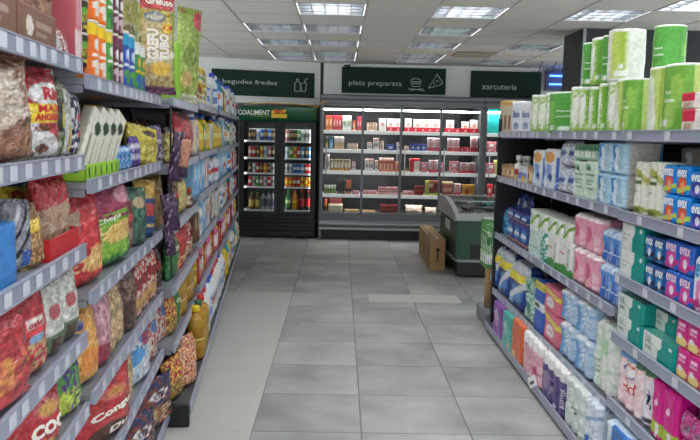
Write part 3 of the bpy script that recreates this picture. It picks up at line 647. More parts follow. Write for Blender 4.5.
KG('bagwb', 'white_blue_bag', 'wipes bag', .2, .12, .22, '#dcdfe4', [(E_, .5, .55, .35, .2, '#8396bd'), ('n', 7, '#b6c3dc', 0, 1), (R_, .2, .45, .8, .6, '#3f5a9a'), (R_, 0, .0, 1, .12, '#c6d0de')])
gw = [(R_, .1, .62, .9, .66, '#5f8f72'), (R_, .12, .48, .85, .51, '#6f9a80'), (R_, .12, .40, .7, .43, '#6f9a80'), (R_, .12, .3, .8, .33, '#6f9a80'), (R_, 0, 0, 1, .1, '#b8d2bd'), (E_, .3, .82, .24, .08, '#7fb08f')]
KB('napk_gw', 'green_white_napkin_pack', 'napkin pack', .22, .16, .26, '#cfdfd0', gw, WRAP, texts=[('tuffo', .15, .76, .6, .85, '3f7a5a')], lump=.006, r=.015, er=.01)
KB('napk_dg', 'striped_green_napkin_pack', 'napkin pack', .22, .16, .12, '#9dbfa6', [(R_, 0, .62, 1, .92, '#3f7a52'), (R_, .1, .2, .5, .5, '#dfe8de'), (R_, .6, .2, .9, .5, '#dfe8de')], WRAP, lump=.006, r=.015, er=.01, nv=8)
def napk(key, nm, c1, c2): KB(key, nm, 'napkin pack', .24, .18, .2, c2, [(R_, 0, 0, .45, .92, c1), (E_, .36, .5, .14, .35, '#dfe7ec'), ('n', 8, '#c5d9e6', 0, .5), ('s', '#c2bdb4'), ('n', 9, '#cfcac2', 0, 1, 'lr')], WRAP, lump=.008, r=.02, er=.015)
napk('napk_b', 'blue_napkin_pack', '#2f8ad0', '#9cc4dc'); napk('napk_g', 'grey_napkin_pack', '#8f8a85', '#a39c94')
def evax(key, base, shield, txt='f3f5f8', name='pad_pack', low='#9fc04a', word='evax'):
    KB(key, name, 'sanitary pad pack', .14, .09, .105, base, [(E_, .5, .32, .32, .28, shield), (E_, .5, .48, .32, .14, shield), ('d', .04, .2, .18, low), ('e', .5, .33, .15, .16, '#e8e4ee' if shield != '#e2603a' else '#f0a07a')], GLOSSY, texts=[(word, .1, .62, .9, .88, txt, .03)], nu=20, nv=18, r=.012, er=.008, lump=.003)
evax('evax_o', '#1f86d6', '#e2603a', low='#b9cf5a'); evax('evax_p', '#2478c9', '#3b3a9a', low='#6a62c0'); evax('evax_d', '#23508f', '#2f86c4', low='#16233f'); evax('evax_k', '#2a62c0', '#e04a9e', 'f6d2e6', low='#c83a8c'); evax('evax_w', '#e6e6ea', '#e08ab8', '2f8fd0', low='#b03a78')
tissue_p = [(R_, .5, 0, 1, 1, '#17958c'), (E_, .52, .9, .1, .4, '#e3e6e0'), (R_, .08, .55, .4, .6, '#9fb5a8'), (R_, .08, .42, .3, .46, '#9fb5a8'), (E_, .88, .82, .05, .08, '#e6eae6'), ('s', '#178a82')]
KB('tis_teal', 'tissue_box', 'tissue box', .24, .12, .125, '#dfe4dd', tissue_p, GLOSSY, nu=20)
KB('tis_flat', 'flat_tissue_box', 'tissue box', .26, .15, .095, '#dbe2dc', tissue_p+[('t', '#5fb5a6')], GLOSSY, texts=[('LUX', .12, .62, .3, .84, '7f9a8e'), ('suau', .12, .3, .32, .45, '7f9a8e')], nu=22, r=.01)
KB('tis_gw', 'tissue_roll_pack', 'tissue pack', .16, .15, .14, '#dde6dc', [(E_, .3, .5, .2, .35, '#bcd2be'), (R_, .7, .1, .95, .9, '#f0f2ec'), ('d', -.1, .1, .8, '#7aa83c'), ('t', '#e6e8e0')], WRAP, lump=.005, r=.03)
KB('tis_tl', 'pale_teal_tissue_pack', 'tissue pack', .2, .15, .16, '#bfdcd3', [(R_, .72, 0, 1, 1, '#2a9a86'), ('n', 8, '#e3eeea', 0, 1), (R_, .1, .3, .5, .36, '#6aa898'), ('t', '#e2eae6')], WRAP, lump=.005, r=.02)
KB('tis_rg', 'white_red_green_tissue_pack', 'tissue pack', .16, .15, .17, '#e4e6e0', [(E_, .5, .0, .7, .3, '#3c8f3a'), (R_, .7, .2, .9, .85, '#c8ccc4'), (R_, .72, .3, .8, .4, '#c43c3c'), (R_, .1, .6, .5, .66, '#c85a4a')], WRAP, lump=.004, r=.015)
KB('tp_pink', 'pink_toilet_roll_pack', 'toilet roll pack', .22, .2, .2, '#e39ab0', [(R_, 0, .88, 1, 1, '#ecdfe0'), (E_, .3, .5, .12, .22, '#d25a86'), (E_, .68, .4, .14, .16, '#f2c9d2'), (E_, .15, .2, .14, .2, '#c08a6a'), (R_, .55, .12, .85, .2, '#f0d8dc'), ('t', '#ece4e2')]+holes(2, rows=2), WRAP, lobes=2, lump=.006, r=.05, er=.02, nu=16)
KB('tp_blue', 'blue_toilet_roll_pack', 'toilet roll pack', .22, .2, .22, '#b9cbe2', [(R_, .1, .05, .42, .7, '#2a63b8'), (E_, .26, .7, .16, .22, '#3f86cf'), (R_, .55, .05, .9, .62, '#2a58a8'), (E_, .72, .62, .17, .2, '#3f7fcc'), (R_, .1, .3, .9, .36, '#d8e4f0'), (E_, .7, .16, .1, .1, '#e8ecf2'), ('n', 9, '#d6e0ec', .8, 1), ('t', '#dfe4ea')], WRAP, lobes=2, lump=.008, r=.04, er=.02, nu=18)
KB('yb', 'yellow_topped_diaper_pack', 'diaper pack', .24, .2, .3, '#23408f', [(R_, 0, .62, 1, .8, '#f0dc2e'), (R_, 0, .8, 1, 1, '#cfd4da'), ('n', 7, '#aeb8c6', .8, 1), (E_, .55, .35, .3, .2, '#4f8fd8'), (R_, .1, .0, .4, .3, '#7aaee0'), ('d', .05, .2, .5, '#e6eaf0'), ('t', '#cfd6dd')], WRAP, lump=.012, r=.05, er=.03, nu=16, nv=20, prof=lambda t: (1-.25*max(0, t-.75), 1-.6*max(0, t-.75)))
KB('tealbag', 'teal_film_pack', 'sponge pack', .14, .12, .2, '#8cc4b0', [('n', 7, '#cfe5dc', 0, 1), (E_, .5, .5, .2, .2, '#3f9a84')], FILM, lump=.012, r=.03, er=.02)
KB('bl_y', 'blue_striped_pack', 'sponge pack', .16, .12, .3, '#1f5cc0', [(R_, 0, .86, 1, 1, '#e3d34a'), (R_, 0, .45, 1, .62, '#e9ecef'), (R_, .1, .48, .6, .58, '#3a3f46'), (R_, 0, .9, 1, .94, '#c0a83a')], WRAP, lump=.004, r=.015)
KB('pk_y', 'pink_baby_pack', 'baby wipes pack', .2, .14, .19, '#dd6c86', [(E_, .45, .4, .26, .22, '#f0eaea'), ('d', .78, .95, -.2, '#e8cf3e'), (R_, .35, .38, .6, .44, '#c43a4a'), (R_, 0, 0, 1, .1, '#c94f6c')], WRAP, lump=.005, r=.02, nu=16)
KB('wb_low', 'pale_blue_toilet_roll_pack', 'toilet roll pack', .24, .2, .2, '#b5cbe2', [(R_, .08, .1, .35, .8, '#3f86cc'), (E_, .6, .5, .22, .3, '#dbe5ee'), ('n', 8, '#7fb0dc', 0, 1), (R_, .1, .9, .9, 1, '#e5eaee'), ('t', '#e0e5ea')], WRAP, lobes=2, lump=.008, r=.04, er=.02, nu=16)
KB('tall_w', 'tall_white_roll_pack', 'kitchen roll pack', .3, .22, .36, '#dde3da', [('n', 6, '#c3d4c2', 0, 1), (R_, .2, .25, .45, .28, '#7f9a80'), (R_, .2, .33, .45, .36, '#7f9a80'), (R_, .2, .41, .45, .44, '#7f9a80'), (E_, .6, .65, .14, .09, '#a9c9a4'), ('t', '#e8e8e2')]+holes(3), WRAP, lobes=3, lump=.008, r=.06, er=.03, nu=20, nv=24)
KB('mag_s', 'magenta_pad_pack', 'sanitary pad pack', .13, .1, .15, '#cf2f86', [(E_, .5, .2, .45, .16, '#e6cf86'), (E_, .35, .34, .18, .1, '#efe6ee'), (R_, 0, 0, 1, .07, '#d8b83e'), (R_, .2, .72, .8, .8, '#f2c4dd')], GLOSSY, texts=[('delicat', .2, .58, .8, .68, 'f6dcea')], r=.012, er=.008, lump=.003, nu=16)
sf = KB('foxy', 'pink_eight_roll_pack', 'toilet roll pack', .5, .24, .27, '#ecc9cc', [('n', 6, '#f2dfe0', 0, 1), (R_, 0, .86, .55, 1, '#6f9fd0'), (R_, .55, .86, 1, 1, '#4a7a58'), (R_, .72, 0, 1, .8, '#e2dfe6'), (R_, .74, .12, .98, .2, '#4a4458'), (R_, .74, .02, .98, .08, '#6a6478'), (E_, .36, .7, .16, .13, '#3c4f9a'), (E_, .36, .78, .12, .05, '#e06a3c'), (E_, .36, .69, .14, .1, '#f2eef0'), ('t', '#e6dfdc')]+holes(4, rows=2), WRAP,
   texts=[('Foxy', .24, .63, .48, .75, '3c4f9a', .04), ('Seda', .2, .36, .58, .56, 'c23a3c', .0, -.06), ('+2', .76, .34, .96, .66, '2a2740', .05)], lobes=4, prof=lambda t: (1, 1-.05*math.exp(-((t-.5)/.05)**2)), lump=.006, r=.05, er=.02, nu=34, nv=22)
KB('mag_t', 'tall_magenta_pack', 'sanitary pad pack', .15, .1, .28, '#d4288a', [(E_, .45, .62, .14, .06, '#f2cfe2'), (R_, .1, .42, .8, .44, '#eaa0c8'), (R_, 0, .1, 1, .32, '#a9c243'), (E_, .6, .2, .16, .1, '#efe6ee'), (R_, .4, .02, .62, .14, '#efe6ee')], GLOSSY, r=.02, er=.012, lump=.004, nu=16, nv=26)
KG('mag_b', 'magenta_packet', 'sanitary pad packet', .14, .08, .14, '#d63a92', [(E_, .3, .8, .18, .1, '#58a6d8'), (R_, .25, .2, .9, .55, '#e884bc'), (R_, .6, .3, .9, .6, '#8c8390'), ('n', 9, '#b02a78', 0, 1)], stand=.2)
KB('pur', 'purple_film_pack', 'diaper pack', .22, .16, .24, '#8a4aa8', [(E_, .45, .55, .22, .28, '#d6c4de'), (R_, .3, .4, .6, .45, '#5f2f86'), ('n', 8, '#a46cc0', 0, .5)], WRAP, lump=.006, r=.02)
KB('tea', 'teal_diaper_pack', 'diaper pack', .22, .16, .26, '#3fb0a6', [(E_, .4, .55, .2, .2, '#bfe3de'), ('n', 8, '#7fcac0', 0, .6), (E_, .7, .15, .15, .1, '#e0c9a0')], WRAP, lump=.006, r=.02)
KB('ora', 'orange_pack', 'diaper pack', .22, .16, .3, '#e4692c', [('n', 6, '#d85a24', 0, 1), (E_, .3, .12, .14, .08, '#f0c08a')], WRAP, lump=.006, r=.02)
KB('tp4p', 'pink_multi_roll_pack', 'toilet roll pack', .38, .2, .26, '#e2a3b5', [(R_, 0, .74, 1, 1, '#efecea'), ('n', 4, '#e9b9c6', 0, .74), (E_, .7, .3, .12, .1, '#c9527a'), (R_, .7, .28, .95, .33, '#b04a70'), ('t', '#f0eeea')]+holes(4, '#cfcac0', 2), WRAP, lobes=4, prof=lambda t: (1, 1-.05*math.exp(-((t-.5)/.05)**2)), lump=.004, r=.035, er=.01, nu=24, nv=22)
KB('tp4v', 'purple_multi_roll_pack', 'toilet roll pack', .38, .2, .26, '#5a4a86', [(R_, 0, .74, 1, 1, '#e6e4e2'), ('n', 8, '#c9c6cc', .74, .9), (E_, .3, .4, .2, .25, '#9a86a8'), (R_, .25, .08, .34, .14, '#e8e6ee'), (R_, .62, .05, .7, .14, '#e8e6ee'), ('n', 5, '#4a3c78', 0, .5), ('t', '#eceae8')]+holes(4, '#cfcac0', 2), WRAP, texts=[('SCOTTEX', .9, .2, .98, .62, 'e6e4ee', .03, 0, .0015, True)], lobes=4, prof=lambda t: (1, 1-.05*math.exp(-((t-.5)/.05)**2)), lump=.004, r=.035, er=.01, nu=24, nv=22)
KB('film_wg', 'white_green_wrapped_pack', 'kitchen roll pack', .3, .2, .4, '#c9d3cd', [(R_, .3, .5+0, .6, .53, '#4f7a5c'), (R_, .3, .58, .6, .61, '#4f7a5c'), (R_, .3, .42, .6, .45, '#4f7a5c'), ('n', 5, '#dfe5e0', 0, 1), (R_, 0, 0, 1, .12, '#aeb8b0')], WRAP, lobes=3, prof=lambda t: (1, 1-.05*math.exp(-((t-.5)/.05)**2)), lump=.006, r=.035, er=.014, nu=18, nv=24)
KB('film_wb', 'white_blue_wrapped_pack', 'toilet roll pack', .3, .2, .4, '#c4cfdd', [('n', 6, '#e2e6ec', 0, 1), (E_, .2, .1, .25, .2, '#2f6fb8'), (R_, .4, .3, .8, .34, '#6f86ac'), ('d', .55, .62, .2, '#8fa6c8')], WRAP, lobes=3, prof=lambda t: (1, 1-.05*math.exp(-((t-.5)/.05)**2)), lump=.006, r=.035, er=.014, nu=18, nv=24)
KB('film_b', 'blue_wrapped_pack', 'toilet roll pack', .3, .2, .36, '#2468b4', [(R_, 0, 0, .3, 1, '#cdd8e4'), (R_, .62, .1, 1, .3, '#1d5598'), ('t', '#b9cbe0')], WRAP, lump=.004, r=.03, er=.014, nu=18)
KG('blue_det', 'blue_detergent_bag', 'detergent bag', .2, .1, .26, '#26367f', [(E_, .5, .5, .36, .16, '#dfe3ee'), ('n', 6, '#3f6fd0', 0, 1), (R_, .2, .15, .8, .3, '#e0c23c'), (E_, .4, .8, .3, .08, '#d4dbe8'), (R_, .3, .46, .75, .56, '#1d8fd8')], lump=.02)
KG('lblue_bag', 'light_blue_bag', 'detergent bag', .16, .09, .22, '#2aa0d8', [('n', 6, '#58b8e4', 0, 1), (E_, .5, .5, .3, .15, '#1f78b8')], lump=.015)
KB('dishtab', 'blue_tablet_pack', 'dishwasher tablet pack', .18, .1, .16, '#1e3f96', [(E_, .5, .55, .35, .25, '#3fa0e4'), (R_, .15, .45, .85, .62, '#e6ecf4'), ('n', 9, '#e0a03a', 0, .25), (R_, 0, .9, 1, 1, '#3a2f86')], FILM, lump=.008, r=.02, er=.012)

# ---------------------------------------------------------------- placing goods
def headroom(side, s, z):      # clear height under the next shelf up
    lv = (R_N if s < 3.47 else R_F) if side == 'R' else L_1 if s < 2.487 else L_2 if s < 4.078 else L_3 if s < 5.41 else L_4
    up = [q for q in lv if q-.02 > z+.02]
    return min(up)-.054-z if up else 9
def item(side, key, x0, x1, z, a, yt=None, h=None, desc='', where='', dep=.0, gap=.004, dsc=None, roll=0, pitch=0, twist=0, lift=0):
    if yt is None and h is None: h = K[key][3][2]
    af = a+.022+dep; hh = h or .25
    s0, s1 = s_at(side, x0, af, z+hh*.5), s_at(side, x1, af, z+hh*.5)
    s0, s1 = min(s0, s1), max(s0, s1); c = (s0+s1)/2
    for e0, e1 in (((0, 3.465), (3.475, 6.175)) if side == 'R' else ((0, 2.482), (2.495, 4.07), (4.085, 20))):     # stay on one's own bay
        if e0 < c < e1: s0, s1 = max(s0, e0), min(s1, e1)
    c = (s0+s1)/2
    if h is None: h = max(.03, z_at(side, c, af, yt)-z)
    return place(side, key, c, z, a, s1-s0-gap, h, desc, where, dep, dsc, roll, pitch, twist, lift)
def place(side, key, c, z, a, w, h, desc, where, dep=0, dsc=None, roll=0, pitch=0, twist=0, lift=0):
    Wd, Dd, Hd = K[key][3]; ds = dsc or 1
    if a+.022+dep+.03 > (1.3 if side == 'R' else .585 if c < 4.078 else .51): h = min(h, headroom(side, c, z)-(.02 if roll or pitch else 0))
    if key.startswith('roll_') and key not in ('roll_pair', 'roll_white'): twist += 35+25*math.sin(c*37)
    if side == 'L' and c < 4.4 and 'bag' in K[key][0]+K[key][1] and not twist: twist = -16; roll = roll or 5*math.sin(c*53+z*31)
    base = pt(side, c, a+.022+dep+Dd*ds/2, z+lift); ang = -pi/2 if side == 'R' else pi/2+TH
    M = Matrix.Translation(base) @ Matrix.Rotation(ang+rad(twist), 4, 'Z') @ Matrix.Rotation(rad(pitch), 4, 'X') @ Matrix.Rotation(rad(roll), 4, 'Y')
    return put(key, M, desc, where, c, None, (w/Wd, ds, h/Hd)), z+h
def run(side, key, xs, z, a, yt=None, h=None, desc='', where='', **k):       # neighbours standing shoulder to shoulder
    tops = [item(side, key, xs[i], xs[i+1], z, a, yt, h, desc, where, **k)[1] for i in range(len(xs)-1)]; return tops[-1]
random.seed(11)
dk = lambda z: z-.011
# top shelf
z = dk(1.67); W_ = 'far top paper shelf'; V_ = 'close top paper shelf'
run('R', 'slim', [499.5, 503.5, 507.5, 511.5], z, RA, yt=101, desc='slim beige carton', where=W_)
run('R', 'blanca', [512, 521, 531], z, RA, yt=102, desc='white carton with blue lettering', where=W_)
run('R', 'roll_leaf', [531.5, 538, 545], z, RA, yt=95, desc='green leafy kitchen roll', where=W_)
item('R', 'roll_leaf', 545, 552, z, RA, yt=93, desc='slightly taller green leafy kitchen roll', where=W_)
item('R', 'roll_green', 552, 568, z, RA, yt=92, desc='broad dark green kitchen roll', where=W_)
run('R', 'roll_leaf', [569, 577, 586, 595], z, RA, yt=87, desc='tall leafy green kitchen roll', where=W_)
t1 = run('R', 'roll_leaf', [595, 603, 611], z, RA, h=.25, desc='lower leafy kitchen roll', where=V_)
t2 = item('R', 'roll_pair', 611.5, 641, z, RA, h=.25, desc='wide green twin roll pack', where=V_)[1]
t3 = item('R', 'roll_pair', 642, 677, z, RA, yt=66, desc='taller green twin roll pack at shelf end', where=V_)[1]
run('R', 'roll_leaf', [569, 577, 586, 595, 604, 613, 625, 637, 650, 662], z, RA, h=.25, desc='second-row green kitchen roll', where=V_, dep=.135)
for (xa, xb, ky, ds, dp, yt) in ((580, 588, 'roll_green', 'upper dark green kitchen roll', 0, 43), (588, 598, 'roll_leaf', 'upper leafy kitchen roll', 0, 38), (597.5, 603, 'roll_green', 'upper green striped kitchen roll', 0, 36), (603.5, 608, 'roll_lime', 'upper whitish kitchen roll', 0, 31)):
    item('R', ky, xa, xb, z+.252, RA, yt=yt, desc=ds, where=V_, dep=dp)
place('R', 'roll_lime', 3.77, z+.252, RA, .175, .25, 'topmost white and lime kitchen roll', V_, dep=.0, dsc=1.4)
place('R', 'roll_green', 3.52, z+.252, RA, .12, .21, 'upper green roll behind lime one', V_, dep=.14); place('R', 'roll_green', 3.33, z+.252, RA, .135, .21, 'upper plain green kitchen roll', V_, dep=.04, dsc=1.1)
KB('candle', 'red_white_packet', 'candle pack', .09, .08, .08, '#d8cfc8', [(R_, 0, .5, 1, 1, '#cf2f4a'), (R_, .2, .1, .8, .4, '#b89a80')], GLOSSY, nv=8)
item('R', 'candle', 681, 694, z, RA, h=.09, desc='lower red and white packet', where=V_, dep=-.0); item('R', 'candle', 681, 694, z+.092, RA, h=.06, desc='upper red and white packet', where=V_)
# second shelf
z = dk(1.31); W_ = 'second far paper shelf'; V_ = 'second close paper shelf'
run('R', 'jar_b', [500, 504, 508, 512.5], z, RA, yt=164, desc='small brown jar', where=W_)
run('R', 'bot_s', [512.5, 516.5], z, RA, yt=155, desc='small white bottle', where=W_); item('R', 'bw_s', 517, 526, z, RA, yt=166, desc='blue-labelled white tub', where=W_)
run('R', 'bot_s', [518, 522, 526], z, RA, yt=156, desc='white-capped bottle behind the tub', where=W_, dep=.09)
item('R', 'jar_b', 526.5, 531, z, RA, yt=166, desc='pink and yellow small jar', where=W_)
item('R', 'diaper', 532, 543, z, RA, yt=150, desc='blue and orange wipes pack', where=W_); item('R', 'diaper', 543, 556, z, RA, yt=149, desc='orange-topped wipes pack', where=W_)
t = run('R', 'bagwb', [556, 565, 574], z, RA, yt=167, desc='lower white bag', where=W_, dsc=.9); run('R', 'bagwb', [558, 566.5, 575], t, RA, yt=141, desc='upper white bag', where=W_, dsc=.8)
t = run('R', 'napk_gw', [574, 584.5, 596], z, RA, yt=161, desc='pale green napkin pack', where=W_); run('R', 'napk_dg', [575, 585.5, 597], t, RA, yt=144, desc='striped green napkin pack', where=W_)
t = run('R', 'napk_b', [597, 610, 631], z, RA, h=.16, desc='lower blue napkin pack', where=W_, gap=.008); run('R', 'napk_b', [598, 612, 632], t, RA, h=.16, desc='upper blue napkin pack', where=W_, gap=.006)
run('R', 'roll_white', [632, 646, 662], z, RA, yt=162, desc='white twin kitchen roll pack', where=V_)
t = z
for lv, ds in enumerate(('lower', 'upper')):
    for k, (xa, xb) in enumerate(((663, 675), (676, 688.5))): item('R', 'evax_o', xa, xb, t, RA, h=.115, desc=f'{ds} blue pack with orange shield', where=V_)
    item('R', 'evax_p', 689.5, 705, t, RA, h=.1, desc=f'{ds} violet-shield pad pack', where=V_); t += .117
for k in range(3):
    t = z
    for lv in range(2): place('R', 'napk_g', 3.3-k*.27, t, RA, .25, .15, ('lower', 'upper')[lv]+' grey-brown napkin pack', V_, dep=.23); t += .152
# third shelf
z = dk(.84); W_ = 'third far paper shelf'; V_ = 'third close paper shelf'
item('R', 'lblue_bag', 498, 507, z, RA, h=.2, desc='tilted light blue bag', where=W_, roll=18, dep=.04)
run('R', 'dishtab', [507, 513.5, 520, 527], z, RA, h=.17, desc='lower blue tablet pack', where=W_); run('R', 'dishtab', [507, 514, 521, 527.5], z+.172, RA, h=.08, desc='upper flat blue tablet pack', where=W_)
run('R', 'blue_det', [511, 519, 527], z+.0, RA, h=.34, desc='navy detergent bag behind', where=W_, dep=.13)
t = item('R', 'tis_tl', 528, 546, z, RA, h=.19, desc='pale teal tissue pack', where=W_)[1]; run('R', 'tis_gw', [529, 537, 546], t, RA, h=.12, desc='upper whitish tissue pack', where=W_)
t = run('R', 'tis_rg', [546.5, 557, 571], z, RA, h=.2, desc='white pack with green corner', where=W_); run('R', 'tis_gw', [547, 555, 562, 570.5], t, RA, h=.11, desc='upper tissue roll pack', where=W_)
t = run('R', 'tp_pink', [572, 582.5, 598], z, RA, h=.2, desc='lower pink toilet roll pack', where=W_); run('R', 'tp_pink', [573, 584, 599.5], t, RA, h=.19, desc='upper pink toilet roll pack', where=W_)
t = run('R', 'tp_blue', [599.5, 609, 620], z, RA, h=.19, desc='lower blue toilet roll pack', where=W_); run('R', 'tp_blue', [602, 611, 620], t, RA, h=.17, desc='upper blue toilet roll pack', where=W_)
z = dk(1.01)
t = item('R', 'tis_teal', 620, 643, z, RA, h=.125, desc='lower white and teal box', where=V_)[1]; item('R', 'tis_teal', 620, 643, t, RA, h=.125, desc='upper white and teal box', where=V_)
t = z
for ds in ('lower', 'upper'):
    run('R', 'evax_d', [644.5, 654, 664], t, RA, h=.108, desc=ds+' navy pad pack', where=V_); run('R', 'evax_k', [664.5, 678, 692], t, RA, h=.118, desc=ds+' blue pack with pink shield', where=V_); t += .12 if ds == 'lower' else 0
item('R', 'evax_w', 693, 712, z, RA, h=.21, desc='tall white and pink pad pack', where=V_)
# fourth shelf
z = dk(.37); W_ = 'fourth far paper shelf'; V_ = 'fourth close paper shelf'
run('R', 'yb', [490, 498, 508], z, RA, h=.36, desc='blue pack with yellow band', where=W_); item('R', 'yb', 508, 523, z, RA, h=.34, desc='wide blue pack with yellow band', where=W_); item('R', 'tealbag', 524, 533, z, RA, h=.2, desc='small teal film pack', where=W_); item('R', 'tealbag', 524, 533, z+.2, RA, h=.09, desc='yellow-strapped teal pack on top', where=W_)
item('R', 'bl_y', 534, 543, z, RA, h=.33, desc='blue and white striped pack', where=W_)
t = item('R', 'pk_y', 543.5, 558, z, RA, h=.19, desc='lower pink baby wipes pack', where=W_)[1]; item('R', 'pk_y', 544, 558.5, t, RA, h=.16, desc='upper pink baby wipes pack', where=W_)
t = run('R', 'wb_low', [559, 573, 591], z, RA, h=.21, desc='lower pale blue roll pack', where=W_); run('R', 'wb_low', [560, 575, 592], t, RA, h=.19, desc='upper pale blue roll pack', where=W_)
item('R', 'tall_w', 592, 617, z, RA, h=.37, desc='tall white green-printed roll pack', where=W_)
z = dk(.73)
t = item('R', 'tis_flat', 616, 641, z, RA, h=.1, desc='lower flat teal tissue box', where=V_)[1]; item('R', 'tis_flat', 642, 674, z, RA, h=.1, desc='wide flat teal tissue box', where=V_)
item('R', 'tis_flat', 616, 642, t+.001, RA, h=.098, desc='upper flat teal tissue box', where=V_); item('R', 'tis_flat', 655, 676, t+.001, RA, h=.085, desc='upper set-back teal tissue box', where=V_, dep=.06)
t = z
for ds in ('lower', 'upper'): run('R', 'mag_s', [676, 687.5, 699.5, 712], t, RA, h=.12, desc=ds+' magenta pad pack', where=V_); t += .122
# fifth shelf, close bay
z = dk(.41); V_ = 'lowest close paper shelf'
item('R', 'foxy', 616, 650, z, RA, h=.27, desc='pink eight roll pack with red script', where=V_)
run('R', 'mag_t', [651, 662, 675], z, RA, h=.25, desc='tall magenta pack with green band', where=V_)
t = run('R', 'mag_b', [676, 686, 697, 710], z, RA, h=.1, desc='lower crumpled magenta packet', where=V_, dsc=.9); run('R', 'mag_b', [677, 688, 699], t, RA, h=.1, desc='upper crumpled magenta packet', where=V_, dsc=.8)
# base
z = dk(.082); W_ = 'paper goods base deck'; a = 1.238
item('R', 'pur', 493, 501, z, a, h=.25, desc='purple diaper pack', where=W_); item('R', 'tea', 502, 511, z, a, h=.25, desc='teal diaper pack', where=W_); item('R', 'ora', 511.5, 521, z, a, h=.27, desc='plain orange pack', where=W_)
item('R', 'tp4p', 522, 540, z, a, h=.27, desc='pink multi-roll pack', where=W_); item('R', 'tp4v', 541, 563, z, a, h=.27, desc='purple multi-roll pack', where=W_)
item('R', 'film_wg', 564, 583, z, a, h=.27, desc='white and green wrapped pack', where=W_); item('R', 'film_wb', 584, 603, z, a, h=.27, desc='white and blue wrapped pack', where=W_); item('R', 'film_b', 604, 626, z, a, h=.27, desc='deep blue wrapped pack', where=W_)
# the same shelves beside the camera, past the frame's edge
for zz, ky, ds, w_, h_, n_ in ((1.67, 'roll_pair', 'twin green roll pack', .26, .25, 2), (1.305, 'evax_p', 'violet pad pack', .15, .2, 4), (1.01, 'evax_w', 'white and pink pad pack', .15, .2, 4), (.73, 'mag_s', 'magenta pad pack', .14, .17, 4), (.41, 'mag_t', 'magenta pack with green band', .16, .24, 3)):
    for k in range(n_): place('R', ky, 2.5-(k+.5)*(w_+.01), dk(zz), RA, w_, h_, ds, 'shelf beside camera, level of %s' % {1.67: 'green rolls', 1.305: 'blue pads', 1.01: 'navy pads', .73: 'teal boxes', .41: 'pink rolls'}[zz])
# dangling shelf label and strip
e = obj('price_tag', None, None, pt('R', 4.62, 1.235, .14)); tag(e, 'white price tag dangling in front of the purple roll pack', 'price tag')
e.rotation_euler = (0, 0, rad(-75)); me = MB().box(-.05, .05, -.001, .001, -.09, -.02, .0003).me('card', WHITEM); o = obj('card', me, e); o.rotation_euler = (0, rad(-32), 0)
MB().box(-.03, .02, -.002, -.001, -.07, -.05, .0002).build('printed_bar', solid('55504c'), o); MB().tube([(0, 0, -.02), (-.005, 0, .0), (.0, 0, .02)], .002, 6).build('string', WHITEM, e)
e = MB().box(-.012, .012, -.001, .001, -.12, 0, .0003).build('ribbed_strip', TICKET, None, pt('R', 4.9, 1.297, .33), rad(-60)); e.rotation_euler[0] = rad(20); tag(e, 'white strip sticking out under the fourth far shelf', 'label strip')
# --- snacks
KB('tray', 'snack_tray', 'display tray', .3, .3, .11, '#7d5846', [(E_, .25, .5, .09, .26, '#d9cfc4', 'flr'), (R_, .4, .55, .85, .68, '#a98f80', 'flr'), (R_, .4, .3, .7, .4, '#a08474', 'flr'), ('t', '#4a342a')], CARD, nu=24, nv=12)
KG('brown_bag', 'brown_bread_bag', 'bag', .24, .18, .26, '#8a5a45', [('n', 5, '#b58a6c', 0, 1), (E_, .5, .6, .3, .2, '#6a3f34')], lump=.03)
KB('pinkbox', 'pink_carton', 'carton', .2, .12, .28, '#c45a68', [(R_, .0, 0, .72, .3, '#e2c9c8'), (R_, .1, .34, .62, .9, '#cf8f96'), (R_, .72, 0, 1, 1, '#b8404e'), (R_, .78, .1, .94, .9, '#d9c4c6'), ('s', '#bf5462')], CARD)
KG('silver_bag', 'red_silver_bag', 'bag', .2, .07, .16, '#b5aeb0', [(R_, .5, 0, 1, 1, '#a8323e'), ('n', 8, '#d8d2d0', 0, 1)])
me, sf = prism('cup', .09, .09, .125, .044, ('#1e1c1a', [(E_, .5, .62, .42, .13, '#5aa53c'), (E_, .5, .45, .3, .1, '#b5402c'), ('n', 9, '#7fae3a', .3, .7), (R_, 0, .92, 1, 1, '#c9c4b8'), (R_, .3, .1, .7, .22, '#c9b23a')]), GLOSSY, prof=lambda t: (.85+.15*t, .85+.15*t), nv=18)
kind('cup', 'noodle_cup', 'noodle cup', me, (.09, .09, .125))
def can(key, body, top, lab, mk='#f2efe8', h=.23, nm='crisp_tube'):
    me, sf = prism(nm, .078, .078, h-.012, .038, (body, [(R_, 0, .8, 1, 1, top), (E_, .5, .62, .3, .11, mk), (R_, .2, .4, .8, .47, mk), (R_, .3, .06, .75, .18, lab), (E_, .5, .27, .4, .09, lab)]), GLOSSY, nu=14, nv=24, er=.001)
    lid = lathe('lid', [(.039, h-.013), (.0405, h-.012), (.0405, h-.002), (.038, h)], mat('tube_lid', 'd8d3c4', .3), 20)
    kind(key, nm, 'crisp tube', me, (.081, .081, h), [('lid', lid)])
can('can_o', '#e8742a', '#f0c82e', '#e9e2d8'); can('can_g', '#4a9a3c', '#e0c93a', '#2c6a34'); can('can_p', '#5a2440', '#6e3050', '#c9b0b8'); can('can_b', '#2c4fa8', '#2f9ac8', '#4a9a3c', '#dfe6ee'); can('can_w', '#3f8a4a', '#e6e8e2', '#3058b0', '#e8b93a')
